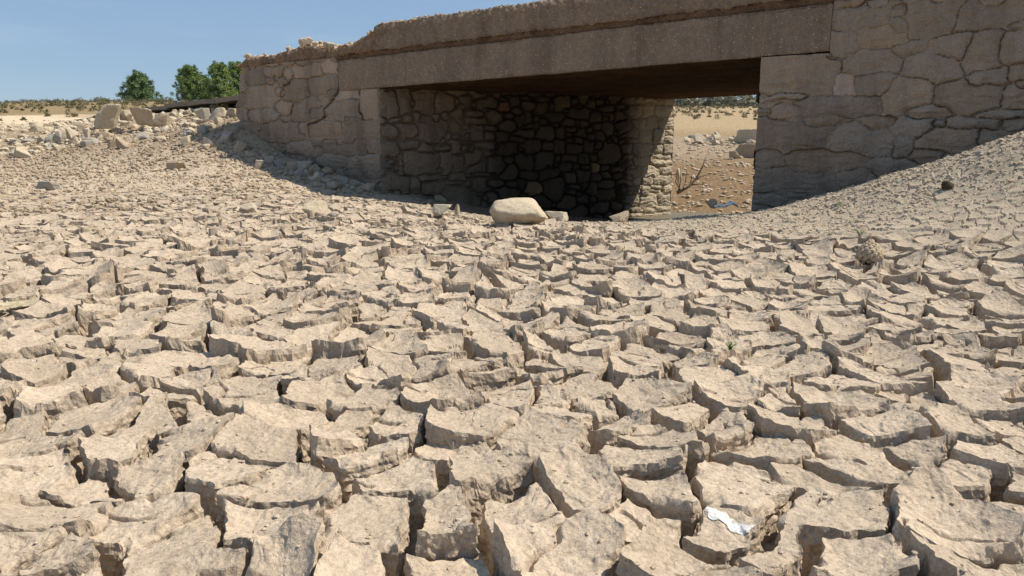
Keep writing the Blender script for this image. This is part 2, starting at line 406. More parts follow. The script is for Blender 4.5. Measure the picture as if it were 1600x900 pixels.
# soil colour of the different zones (real soil, not shade)
def soil(x, y, rid):
    r = np.hypot(x, y)
    c = np.ones(x.shape+(3,))
    c *= (1+.10*(rid-.5))[..., None]
    grey = ss(-.1, .5, fbm(x*.5, y*.5, seed=101, o=3))*ss(3, -2, x-1)*.0
    bank = (ss(11.5, 14.5, y+.25*x)*ss(60, 40, r))[..., None]                # browner gravelly soil on the bank
    c = c*(1-bank)+c*np.array([.72, .68, .61])*bank
    rm = ss(0, 1, (x-2.15)*.40+(y-4.9)*.37)*ss(14, 10, y); rm = rm[..., None]
    c = c*(1-rm)+c*np.array([.86, .88, .87])*rm
    beyond = (ss(16, 17.5, y)*ss(.5, 3, x)*ss(30, 25, y))[..., None]              # wet brown silt behind the bridge
    c = c*(1-beyond)+c*np.array([.66, .57, .46])*beyond
    field = (ss(36, 48, r)*ss(-2, 6, x))[..., None]
    c = c*(1-field)+c*np.array([.86, .79, .63])*field
    dry = (ss(40, 60, r)*ss(-2, -8, x))
    white = dry*ss(95, 80, r)*ss(-.05, .3, fbm(x*.09, y*.05, seed=111, o=3))
    d3 = dry[..., None]; c = c*(1-d3)+c*np.array([.62, .56, .40])*d3
    w3 = white[..., None]; c = c*(1-w3)+np.array([1.35, 1.32, 1.22])*w3
    return c
SO = soil(GX, GY, tone_r)

# lattice for quick base heights
LX = np.arange(-14, 14.01, .2); LY = np.arange(-3, 14.01, .2); LZ = zbase(*np.meshgrid(LX, LY, indexing='ij'))
def zb_fast(x, y):
    fx = np.clip((x-LX[0])/.2, 0, len(LX)-1.001); fy = np.clip((y-LY[0])/.2, 0, len(LY)-1.001); i = fx.astype(int); j = fy.astype(int); u = fx-i; v = fy-j
    return (LZ[i, j]*(1-u)+LZ[i+1, j]*u)*(1-v)+(LZ[i, j+1]*(1-u)+LZ[i+1, j+1]*u)*v
def plate_lod(ci, cj, nM, nK, nT):
    """closed plates: upper face in rings, crumbly sides going down into the crack"""
    cx, cy = cell_center(ci, cj); n = len(ci); th = np.arange(nM)*2*math.pi/nM; ux, uy = np.cos(th), np.sin(th)
    Rb = np.full((n, nM), 9.0)
    for di in range(-2, 3):
        for dj in range(-2, 3):
            if di == 0 and dj == 0: continue
            px, py = cell_center(ci+di, cj+dj); vx, vy = px-cx, py-cy; L = np.hypot(vx, vy); w = cell_gap(ci, cj, ci+di, cj+dj)
            c = (vx/L)[:, None]*ux+(vy/L)[:, None]*uy; d = np.maximum(L*.5-w, .012)[:, None]
            Rb = np.where(c > 1e-3, np.minimum(Rb, d/np.maximum(c, 1e-3)), Rb)
    F = np.clip(clod_F(cx, cy), 0, 1)[:, None, None]
    rho = (np.arange(nK+1)/nK)**.78
    DX = Rb[:, None, :]*rho[None, :, None]*ux; DY = Rb[:, None, :]*rho[None, :, None]*uy
    X0 = cx[:, None, None]+DX; Y0 = cy[:, None, None]+DY
    ci3 = np.broadcast_to(ci[:, None, None], X0.shape); cj3 = np.broadcast_to(cj[:, None, None], X0.shape)
    edge = Rb[:, None, :]*(1-rho[None, :, None])
    Z = plate_top(ci3, cj3, DX, DY, X0, Y0, edge)*(.35+.65*F)+.004
    t = (np.arange(1, nT+1)/nT)[None, :, None]
    rr = cell_rand(ci, cj, 7)[:, None, None]; batter = (rr-.35)*.022
    zt = Z[:, -1:, :]; bot = -(.125+.01*rr)*F
    Zs = zt*(1-t)+bot*t
    strata = .0035*vn(Zs*110+rr*40, X0[:, -1:, :]*4+Y0[:, -1:, :]*4, seed=301)+.003*vn(Zs*260, X0[:, -1:, :]*9-Y0[:, -1:, :]*9, seed=302)
    out = (batter*t+strata*np.minimum(t*5, 1)+.002)*np.minimum(F*1.3, 1)
    Xs = X0[:, -1:, :]+ux*out; Ys = Y0[:, -1:, :]+uy*out
    X = np.concatenate([X0, Xs], 1); Y = np.concatenate([Y0, Ys], 1); Z = np.concatenate([Z, Zs], 1)
    wx, wy = warp(X, Y); X = X+wx; Y = Y+wy
    amp = np.concatenate([np.exp(-edge/.010)*.6, np.broadcast_to(np.minimum(.6+t*1.5, 1), Xs.shape)], 1)*np.minimum(F*1.2, 1)
    if nT > 5:
        nx = .0065*vn(X*26, Y*26, Z*34, seed=311)+.0042*vn(X*62, Y*62, Z*70, seed=312)+.0022*vn(X*140, Y*140, Z*140, seed=313)
        ny = .0065*vn(X*26, Y*26, Z*34, seed=321)+.0042*vn(X*62, Y*62, Z*70, seed=322)+.0022*vn(X*140, Y*140, Z*140, seed=323)
        nz = .0035*vn(X*50, Y*50, Z*50, seed=331)
    else:
        nx = .008*vn(X*30, Y*30, Z*40, seed=311); ny = .008*vn(X*30, Y*30, Z*40, seed=321); nz = 0*nx
    X += nx*amp; Y += ny*amp; Z = Z+nz*amp
    Zw = zb_fast(X, Y)+swell(X, Y)+Z
    m = nK+1+nT; V = np.stack([X, Y, Zw], -1).reshape(-1, 3)
    i = np.arange(m-1)[:, None]*nM+np.arange(nM)[None]; j = np.arange(m-1)[:, None]*nM+((np.arange(nM)+1) % nM)[None]
    f = np.stack([i, i+nM, j+nM, j], -1).reshape(-1, 4); Fq = (f[None]+(np.arange(n)*m*nM)[:, None, None]).reshape(-1, 4)
    tone = 1+.17*(cell_rand(ci, cj, 8)-.5); T3 = soil(cx, cy, np.full(n, .5))*tone[:, None]
    T3 = np.repeat(T3, m*nM, 0)
    return V, Fq, T3
ii, jj = np.meshgrid(np.arange(-64, 65), np.arange(-8, 58), indexing='ij'); ii = ii.ravel(); jj = jj.ravel()
ccx, ccy = cell_center(ii, jj); rc = np.hypot(ccx, ccy); ac = np.degrees(np.abs(np.arctan2(ccx, ccy)))
keep = (clod_F(ccx, ccy) > .16) & (rc < 13.2) & (rc > .35) & (ac < np.where(rc < 3.2, 78, 50)); ii, jj, rc, ac = ii[keep], jj[keep], rc[keep], ac[keep]
Vs, Fs, Ts = [np.stack([GX, GY, GZ], -1).reshape(-1, 3)], [grid_faces(*GX.shape, flip=True)], [SO.reshape(-1, 3)]
nv = len(Vs[0])
near = (rc < 2.6) & (ac < 46); mid = ~near & (rc < 4.6) & (ac < 44); farp = ~near & ~mid
for sel, prm in ((near, (190, 30, 15)), (mid, (96, 13, 8)), (farp & (rc < 7), (60, 8, 5)), (farp & (rc >= 7), (40, 5, 4))):
    idx_ = np.where(sel)[0]
    for k in range(0, len(idx_), 120):
        q = idx_[k:k+120]; v_, f_, t_ = plate_lod(ii[q], jj[q], *prm); Vs.append(v_); Fs.append(f_+nv); Ts.append(t_); nv += len(v_)
print('plates', len(ii), 'vertices', nv)
ground = mesh('ground', np.concatenate(Vs), np.concatenate(Fs), M['mud'], smooth=False, attrs={'tone': np.concatenate(Ts)})
del Vs, Fs, Ts
def crust(x, y):
    """top of the plates at a point (world height, distance to the rim); rim < 0 in a crack"""
    x = np.asarray(x, dtype=float); y = np.asarray(y, dtype=float); wx, wy = warp(x, y); x0, y0 = x-wx, y-wy
    wx, wy = warp(x0, y0); x0, y0 = x-wx, y-wy
    i0 = np.floor(x0/CS).astype(np.int64); j0 = np.floor(y0/CS).astype(np.int64); best = np.full(x.shape, 9e9); bi = i0.copy(); bj = j0.copy()
    for di in (-1, 0, 1):
        for dj in (-1, 0, 1):
            px, py = cell_center(i0+di, j0+dj); d = np.hypot(px-x0, py-y0); m = d < best; best = np.where(m, d, best); bi = np.where(m, i0+di, bi); bj = np.where(m, j0+dj, bj)
    cx, cy = cell_center(bi, bj); e = np.full(x.shape, 9e9)
    for di in range(-2, 3):
        for dj in range(-2, 3):
            if di == 0 and dj == 0: continue
            px, py = cell_center(bi+di, bj+dj); vx, vy = px-cx, py-cy; L = np.hypot(vx, vy)
            e = np.minimum(e, ((cx+px)/2-x0)*vx/L+((cy+py)/2-y0)*vy/L-cell_gap(bi, bj, bi+di, bj+dj))
    F = np.clip(clod_F(cx, cy), 0, 1); z = plate_top(bi, bj, x0-cx, y0-cy, x0, y0, np.maximum(e, 0))*(.35+.65*F)+.004
    e = np.where(F > .16, e, -1); return np.where(e > 0, zb_fast(x, y)+swell(x, y)+z, -9), e, cx, cy
tag(ground, kind='structure')
del RR, AA, relief, tone_r, SO
# the middle under the camera
zc0 = float(GZ[0].mean())

# ------------------------------------------------------------------ water in the channel under the bridge
wm, n_, l_, p_ = newmat('muddy_water'); p_.inputs['Base Color'].default_value = (.16, .14, .10, 1); p_.inputs['Roughness'].default_value = .5; p_.inputs['Specular IOR Level'].default_value = .08
g_ = n_.new('ShaderNodeNewGeometry'); l_.new(bump(n_, l_, noise(n_, l_, g_.outputs['Position'], 12, 2), .15, .01), p_.inputs['Normal'])
wa = []
for k in range(28):
    a = 2*math.pi*k/28; wa.append((3.9+1.5*math.cos(a)*(1+.15*math.sin(3*a)), 15.8+1.6*math.sin(a)*(1+.12*math.cos(2*a)), -.905))
water = mesh('water', wa+[(3.9, 15.8, -.905)], [(k, (k+1) % 28, 28) for k in range(28)], wm); tag(water, kind='structure')

# ------------------------------------------------------------------ masonry sheets
def masonry(a, b, seeds, p=3.2, warp=.02, seed=0):
    """a,b metres on the wall. seeds: (a, b, half width, half height). returns edge distance, F1 index, F1 local"""
    wa_ = a+warp*fbm(a*5, b*5, seed=seed+1, o=4); wb_ = b+warp*fbm(a*5, b*5, seed=seed+7, o=4)
    f1 = np.full(a.shape, 9e9); f2 = np.full(a.shape, 9e9); i1 = np.zeros(a.shape, int)
    for k, s in enumerate(seeds):
        d = ((np.abs(wa_-s[0])/s[2])**p+(np.abs(wb_-s[1])/s[3])**p)**(1/p)
        m = d < f1; f2 = np.where(m, f1, np.minimum(f2, d)); i1 = np.where(m, k, i1); f1 = np.where(m, d, f1)
    S = np.array([min(s[2], s[3]) for s in seeds])
    return (f2-f1)*.5*S[i1], i1, f1
def fill_seeds(seeds, a0, a1, b0, b1, w, h, rs, minf=1.05):
    out = list(seeds); g = np.random.default_rng(rs)
    for _ in range(4200):
        hw = w*g.uniform(.35, 1.0)*.5; hh = h*g.uniform(.35, 1.0)*.5
        if g.random() < .3: hw *= .5; hh *= .6
        a, b = g.uniform(a0, a1), g.uniform(b0, b1)
        if all(max(abs(a-s[0])/(s[2]+hw), abs(b-s[1])/(s[3]+hh)) > minf*.93 for s in out): out.append((a, b, hw, hh))
    return out
def px_seeds(lst, ox, oy, sc, fn):
    out = []
    for q in lst:
        cx, cy, w, h = q[:4]; u, v = ox+cx/sc, oy+cy/sc
        a0, b0 = fn(u-w/sc/2, v); a1, b1 = fn(u+w/sc/2, v); _, t = fn(u, v-h/sc/2); _, bb = fn(u, v+h/sc/2); a, b = fn(u, v)
        out.append((a, b, abs(a1-a0)/2, abs(t-bb)/2)+tuple(q[4:5]))
    return out
MUD_C = np.array([.262, .206, .156])
def wall_sheet(name, origin, adir, ndir, a0, a1, b0, b1, step, seeds, parent, seed, inner_=False, open_=.35, zwarp=None, cracks=(), tint=None, batter=0., wrap=(0, 0), lowtone=None, backd=.45):
    na = int((a1-a0)/step)+1; nb = int((b1-b0)/step)+1
    A, B = np.meshgrid(np.linspace(a0, a1, na), np.linspace(b0, b1, nb), indexing='ij')
    e, idx, f1 = masonry(A, B, seeds, seed=seed, warp=.045 if not inner_ else .05)
    g = np.random.default_rng(seed+5); rs = g.random(len(seeds)); rt = g.random(len(seeds)); ro = g.normal(0, 1, len(seeds))
    om = ss(1-open_*2-.15, 1.1-open_*2, fbm(A*1.6, B*1.6, seed=seed+30, o=3)*1.6+vn(A*6, B*6, seed=seed+31)*.5)      # where joints have lost their filling
    if inner_:
        j = 1-ss(.002+.008*rs[idx], .016+.02*rs[idx], e); dep = .055*j*(1-.88*ss(LEN_IN-1.6, LEN_IN-.8, A)); bulge = .035*np.clip(1-f1*.85, 0, 1)**.5
        disp = bulge+ro[idx]*.014-dep+.012*fbm(A*9+rt[idx]*20, B*9, seed=seed+46, o=3)
    else:
        cover = .9*ss(-.2, .4, fbm(A*1.1, B*1.1, seed=seed+40, o=3))       # mud skin that smooths joints over
        e = e+.004*vn(A*40, B*40, seed=seed+44); j = 1-ss(.0, .0085, e); js = 1-ss(.0, .022, e)
        disp = ro[idx]*.014*(1-.55*cover)-.016*(1-ss(.0, .04, e))*(1-.75*cover)-.007*j-.018*j*om+.010*np.clip(1-f1, 0, 1)+.020*fbm(A*2.2, B*2.8, seed=seed+45, o=4)
        g2 = np.random.default_rng(seed+77); tA = g2.normal(0, .06, len(seeds)); tB = g2.normal(0, .09, len(seeds)); SA = np.array([q[0] for q in seeds]); SB = np.array([q[1] for q in seeds])
        disp += np.clip((A-SA[idx])*tA[idx]+(B-SB[idx])*tB[idx], -.02, .02)*(1-.5*cover)
        disp += (np.sin(A*3+ro[idx])*.5+vn(A*7+ro[idx]*5, B*11, seed=seed+41))*.008
    disp = disp+.006*fbm(A*14, B*14, seed=seed+50, o=4)+.003*vn(A*70, B*70, seed=seed+51)
    # natural bedding streaks in stones
    disp += .007*vn(A*5+rt[idx]*30, B*30+vn(A*5, B*5, seed=seed+53)*1.5, seed=seed+52)
    for poly, wdt in cracks:
        dmin = np.full(A.shape, 9.0); aw = A+.03*vn(A*9, B*9, seed=3)+.012*vn(A*30, B*30, seed=4); bw = B+.03*vn(A*9, B*9, seed=5)+.012*vn(A*30, B*30, seed=6)
        for (x0, y0), (x1, y1) in zip(poly[:-1], poly[1:]):
            dx, dy = x1-x0, y1-y0; t = np.clip(((aw-x0)*dx+(bw-y0)*dy)/(dx*dx+dy*dy), 0, 1)
            dmin = np.minimum(dmin, np.hypot(aw-x0-t*dx, bw-y0-t*dy))
        disp -= .10*(1-ss(wdt*.5, wdt+.008, dmin))
    T = tint if tint is not None else {}
    base = np.array([.295, .236, .180]) if not inner_ else np.array([.115, .093, .068])+np.zeros(3)  # inner walls: shade under the slab is put into a darker stone colour
    sc = base[None]*(1+.42*(rs-.5))[:, None]*(1+np.stack([.10*(rt-.5), 0*rt, -.12*(rt-.5)], -1))
    for k, s in enumerate(seeds):
        if len(s) > 4 and s[4]: sc[k] = s[4]
    col = sc[idx]
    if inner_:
        lit = ss(LEN_IN-1.6, LEN_IN-.8, A)[..., None]; mort = np.array([.05, .041, .031])*(1-lit)+np.array([.42, .35, .25])*lit; col = col*(1-lit)+np.maximum(col, (.34+.2*rs[idx])[..., None]*np.array([1, .88, .68]))*lit  # sunlight painted in: stones and joints turn paler towards the far end
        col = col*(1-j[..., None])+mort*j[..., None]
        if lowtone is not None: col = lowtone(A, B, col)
    else:
        cv = (.5*cover*np.ones_like(A))
        for k, s in enumerate(seeds):
            if len(s) > 4 and s[4]: cv = np.where(idx == k, 0, cv)
        col = col*(1-cv[..., None])+MUD_C*cv[..., None]
        grey = ss(.75, .2, B+.12*fbm(A*.8, B*.8, seed=seed+60))          # old water line: greyer silt below
        col = col*(1-.55*grey[..., None])+np.array([.178, .155, .127])*.55*grey[..., None]
    P = np.empty(A.shape+(3,)); P[..., 0] = origin[0]+adir[0]*A+ndir[0]*(disp-batter*B); P[..., 1] = origin[1]+adir[1]*A+ndir[1]*(disp-batter*B); P[..., 2] = B
    if zwarp: P = zwarp(A, B, P)
    # return the outer borders of the sheet backwards so that the wall has thickness
    def back(edge, d): q = edge.copy(); q[..., 0] -= ndir[0]*d; q[..., 1] -= ndir[1]*d; return q
    P = np.concatenate([back(P[:1], backd), P, back(P[-1:], backd)], 0); C = np.concatenate([col[:1], col, col[-1:]], 0)
    top = back(P[:, -1:], backd); P = np.concatenate([P, top], 1); C = np.concatenate([C, C[:, -1:]], 1)
    hand = adir[0]*ndir[1]-adir[1]*ndir[0]
    return mesh(name, P.reshape(-1, 3), grid_faces(P.shape[0], P.shape[1], flip=hand > 0), M['masonry'], parent, attrs={'stone': C.reshape(-1, 3)})

# ------------------------------------------------------------------ the bridge
sR, zR = face(1190, 88); sL, zL = face(591, 137)
def z_under(s): return zR+(zL-zR)*(s-sR)/(sL-sR)
t0 = face(1301, 5); t1 = face(528, 95)
def z_slab(s): return t0[1]+(t1[1]-t0[1])*(s-t0[0])/(t1[0]-t0[0])
c0 = face(575, 38); c1 = face(870, -3)
def z_curb(s): return c0[1]+(c1[1]-c0[1])*(s-c0[0])/(c1[0]-c0[0])
sSL, sSR = t1[0], t0[0]                                    # slab ends (left, right) on the face
print('span', sL-sR, 'under', zR, zL, 'slab top', t0, t1, 'curb', c0, c1, 'inner len', LEN_IN, 'CL', CL)
bridge = empty('bridge', (PR[0], PR[1], 0), 'ruined single-span road bridge of concrete slab on muddy rubble stone abutments', 'bridge')
BO = Matrix.Translation((-PR[0], -PR[1], 0))
def to_bridge(o): o.matrix_parent_inverse = Matrix.Translation((-PR[0], -PR[1], 0)); return o

PINK = (.40, .315, .255); LITE = (.40, .34, .27)
right_px = [(175, 310, 300, 158), (110, 400, 180, 22), (160, 565, 270, 100), (290, 668, 250, 100), (60, 655, 90, 80), (150, 755, 290, 100), (60, 818, 110, 46),
 (168, 806, 100, 28), (410, 740, 140, 70), (436, 80, 236, 92), (370, 182, 125, 100), (523, 148, 205, 84), (715, 85, 205, 130), (960, 75, 255, 112), (640, 197, 130, 52),
 (480, 262, 230, 104), (490, 335, 160, 80), (365, 340, 92, 90, PINK), (730, 268, 190, 105), (620, 400, 140, 130), (815, 190, 160, 105), (938, 212, 130, 165),
 (1062, 200, 100, 100), (955, 322, 125, 60), (1080, 302, 60, 50), (880, 402, 200, 90), (1070, 412, 95, 72), (340, 440, 260, 66), (520, 512, 120, 36), (640, 530, 138, 72),
 (910, 505, 190, 40), (1060, 505, 92, 35), (430, 582, 250, 84), (622, 605, 56, 90), (790, 585, 220, 86), (560, 692, 160, 66), (710, 648, 130, 50), (960, 572, 110, 60),
 (750, 516, 50, 28), (372, 14, 90, 30), (500, 22, 62, 32), (592, 48, 58, 44), (1080, 108, 90, 30), (150, 216, 110, 16), (252, 216, 90, 24), (320, 240, 55, 12),
 (600, 110, 70, 60), (270, 500, 120, 40), (700, 460, 160, 50), (1000, 470, 150, 30), (130, 470, 90, 55)]
rs_ = px_seeds(right_px, 1180, 0, 2.648, face)
ra0, ra1 = -9.0, sR
rs_ = fill_seeds(rs_, -9.2, sR+.05, -.8, 3.4, .55, .26, 11)
def zw_right(A, B, P):
    # top edge: butt against the slab's end, then run high
    return P
def right_wall():
    # left of the slab's end the wall stops beneath the slab
    top = 2.75
    parts_ = []
    o1 = wall_sheet('right_abutment', PR, FD, FN, -9.0, sR, -.9, 1.0*z_under(sR)-.012, .0088, rs_, bridge, 100, open_=.42)
    o2 = wall_sheet('right_wing_wall', PR, FD, FN, -9.0, sSR-.01, z_under(sR)-.012, top, .0088, rs_, bridge, 100, open_=.42)
    return o1, o2
for o in right_wall(): to_bridge(o)

left_px = [(535, 145, 76, 46, PINK), (320, 190, 40, 46, (.35, .285, .235)), (420, 168, 130, 62), (152, 205, 92, 72), (262, 162, 52, 42), (360, 252, 130, 90), (482, 232, 140, 80),
 (540, 268, 50, 30), (620, 281, 112, 50, LITE), (725, 328, 92, 150), (552, 362, 92, 92), (632, 350, 80, 80), (377, 378, 96, 72), (290, 350, 80, 60), (172, 302, 130, 110),
 (190, 388, 160, 70), (300, 402, 50, 30), (482, 372, 80, 50), (440, 322, 62, 50), (490, 462, 150, 80), (692, 462, 152, 90), (112, 462, 90, 90), (272, 472, 180, 110),
 (80, 312, 60, 60), (90, 382, 70, 72), (86, 240, 44, 50), (525, 528, 60, 26), (575, 527, 36, 26), (685, 522, 56, 20), (460, 528, 36, 20), (752, 548, 80, 62), (600, 562, 200, 60),
 (382, 552, 120, 60), (702, 622, 180, 70), (562, 612, 120, 60), (200, 560, 120, 70)]
ls_ = px_seeds(left_px, 350, 60, 3.214, face)
sEND = face(372, 150)[0]
ls_ = fill_seeds(ls_, sL-.05, sEND+.6, -.9, 2.6, .5, .26, 12)
zA = face(378, 104)
crk = [[face(350+x/3.214, 60+y/3.214) for x, y in ((572, 150), (568, 245), (560, 285), (500, 350), (505, 392), (420, 435), (432, 500))],
       [face(350+x/3.214, 60+y/3.214) for x, y in ((350, 190), (290, 240), (278, 292))],
       [face(350+x/3.214, 60+y/3.214) for x, y in ((665, 260), (680, 290), (672, 350), (700, 400))],
       [face(350+x/3.214, 60+y/3.214) for x, y in ((336, 330), (318, 385))]]
def zw_left(A, B, P):
    # broken left end: the wall's end edge wanders in and out and leans outwards at its foot
    t = ss(sEND-.9, sEND, A); w = .22*fbm(B*3.0, B*0+2.0, seed=9, o=3)+.12*(.9-B)
    P[..., 0] += FD[0]*w*t; P[..., 1] += FD[1]*w*t
    return P
o = wall_sheet('left_abutment', PR, FD, FN, sL, sSL, -1.0, z_under(sL)-.012, .0115, ls_, bridge, 200, open_=.40, cracks=[(c, .012) for c in crk]); to_bridge(o)
def zw_left_top(A, B, P):
    P = zw_left(A, B, P); return P
o = wall_sheet('left_wing_wall', PR, FD, FN, sSL+.006, sEND, -1.0, zA[1]+.0, .0115, ls_, bridge, 200, open_=.40, cracks=[(c, .012) for c in crk], zwarp=zw_left); to_bridge(o)

# inner wall of the left abutment, far corner lit by the sun
in_px = [(30, 480, 60, 90), (170, 480, 110, 100), (285, 480, 100, 80), (230, 370, 80, 45), (340, 390, 90, 55), (185, 595, 80, 70), (45, 588, 80, 30), (70, 690, 150, 130), (170, 700, 45, 70),
 (270, 675, 70, 50), (575, 445, 90, 80), (650, 370, 55, 80), (740, 385, 60, 50), (600, 540, 90, 45), (480, 540, 90, 40), (620, 620, 90, 110), (510, 615, 70, 50, (.27, .19, .10)),
 (700, 445, 90, 40), (797, 445, 50, 50), (865, 435, 40, 35), (960, 410, 110, 100), (1075, 405, 90, 100), (1160, 395, 70, 110), (830, 370, 55, 45), (885, 365, 45, 35), (810, 495, 50, 28),
 (868, 495, 42, 40, (.30, .21, .12)), (925, 497, 48, 35), (1075, 492, 38, 50), (1128, 490, 60, 55), (1190, 500, 40, 50), (795, 545, 60, 60), (860, 560, 60, 40), (930, 545, 50, 40), (1000, 545, 45, 40),
 (1055, 555, 50, 50), (1100, 560, 40, 60), (1150, 555, 50, 55), (930, 600, 80, 50), (940, 650, 90, 60), (1030, 625, 50, 60), (1108, 625, 95, 50), (700, 700, 90, 70), (760, 765, 70, 70), (1000, 720, 70, 50),
 (1045, 735, 50, 60), (1110, 725, 60, 50), (1135, 240, 50, 90), (1220, 220, 80, 90), (1160, 130, 70, 50), (1040, 260, 70, 70), (1010, 200, 60, 50), (1095, 155, 45, 40), (1075, 335, 70, 45),
 (1110, 335, 40, 60), (1015, 345, 35, 35), (330, 140, 60, 60, (.22, .10, .06)), (60, 240, 60, 110, (.24, .14, .09)), (780, 285, 50, 40), (870, 200, 60, 40), (560, 690, 80, 50), (350, 720, 90, 60),
 (1290, 560, 70, 70, LITE), (1290, 675, 100, 65, (.50, .44, .34)), (1200, 700, 70, 50, LITE), (1265, 450, 80, 60, LITE), (1300, 370, 60, 70, LITE), (1310, 250, 50, 90, LITE), (1220, 610, 80, 60, LITE), (1285, 620, 35, 45, LITE)]
is_ = px_seeds(in_px, 700, 130, 3.75, inner)
is_ += px_seeds([(830, 330, 90, 110), (900, 320, 70, 120), (1010, 310, 100, 90, (.25, .15, .10)), (1110, 320, 90, 70), (840, 470, 90, 60), (930, 460, 110, 70), (1040, 460, 120, 90), (1180, 420, 60, 120, (.25, .15, .10)),
  (830, 560, 100, 60), (985, 630, 150, 110), (895, 630, 20, 80), (1150, 630, 90, 90), (1260, 620, 90, 90), (860, 730, 170, 70), (1060, 750, 90, 60), (1180, 810, 130, 110), (960, 730, 50, 60)], 350, 60, 3.214, inner)
is_ = fill_seeds(is_, -.2, LEN_IN+.3, -1.6, 1.75, .42, .25, 13, minf=.98)
is_ = [q for q in is_ if q[0]+q[2]*.4 < LEN_IN-1.15]; g = np.random.default_rng(321); b_ = -1.7
while b_ < 1.75:                                        # squared quoins at the far corner
    hh = g.uniform(.17, .30); a_ = LEN_IN+.02-g.uniform(0, .1)
    while a_ > LEN_IN-1.2:
        ww = g.uniform(.22, .6); k_ = g.random()
        if k_ < .3: is_.append((a_-ww/2, b_+hh*.27, ww/2, hh*.25)); is_.append((a_-ww/2+.03, b_+hh*.75, ww/2.3, hh*.22))
        else: is_.append((a_-ww/2, b_+hh/2+g.normal(0, .02), ww/2, hh/2*g.uniform(.8, 1.1)))
        a_ -= ww
    b_ += hh
def lowtone(A, B, col):
    # the near end of the wall is plastered with mud: smooth and paler
    m = ss(2.9, 1.3, A+.5*fbm(A*1.5, B*1.5, seed=301))[..., None]
    return col*(1-m)+np.array([.24, .185, .132])*m
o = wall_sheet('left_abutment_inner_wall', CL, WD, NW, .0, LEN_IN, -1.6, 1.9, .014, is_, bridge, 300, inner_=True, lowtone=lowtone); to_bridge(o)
o['label'] = 'shaded rubble wall under the slab with rounded stones'

# right abutment's inner wall and the hidden sides, plainly built
def quad_wall(name, pts, mat, z0, z1):
    V = []; F = []; n = len(pts)
    for p in pts: V += [(p[0], p[1], z0), (p[0], p[1], z1)]
    F = [(2*i, 2*i+2, 2*i+3, 2*i+1) for i in range(n-1)]
    F.append(tuple(2*i+1 for i in range(n)))
    c = np.tile(np.array([.27, .23, .19]), (len(V), 1))
    return to_bridge(mesh(name, V, F, mat, bridge, attrs={'stone': c}))
pr2 = PR+FD*sR-FN*.02
e2 = pr2+WD*LEN_IN
ri_seeds = fill_seeds([], -.2, LEN_IN+.3, -1.2, 1.9, .5, .28, 15, minf=1.0)
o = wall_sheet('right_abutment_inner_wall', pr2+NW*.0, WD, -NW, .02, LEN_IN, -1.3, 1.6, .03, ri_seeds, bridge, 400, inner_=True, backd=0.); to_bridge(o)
far_r = e2-FD*8.5; near_r = PR-FD*9.0-FN*.3
quad_wall('right_abutment_back', [e2, far_r, near_r], M['masonry'], -1.2, 1.72)
endL = PR+FD*sEND-FN*.3
quad_wall('left_abutment_back', [endL, endL+WD*(LEN_IN-.4)-FD*.5, CL+WD*LEN_IN], M['masonry'], -1.6, 1.55)

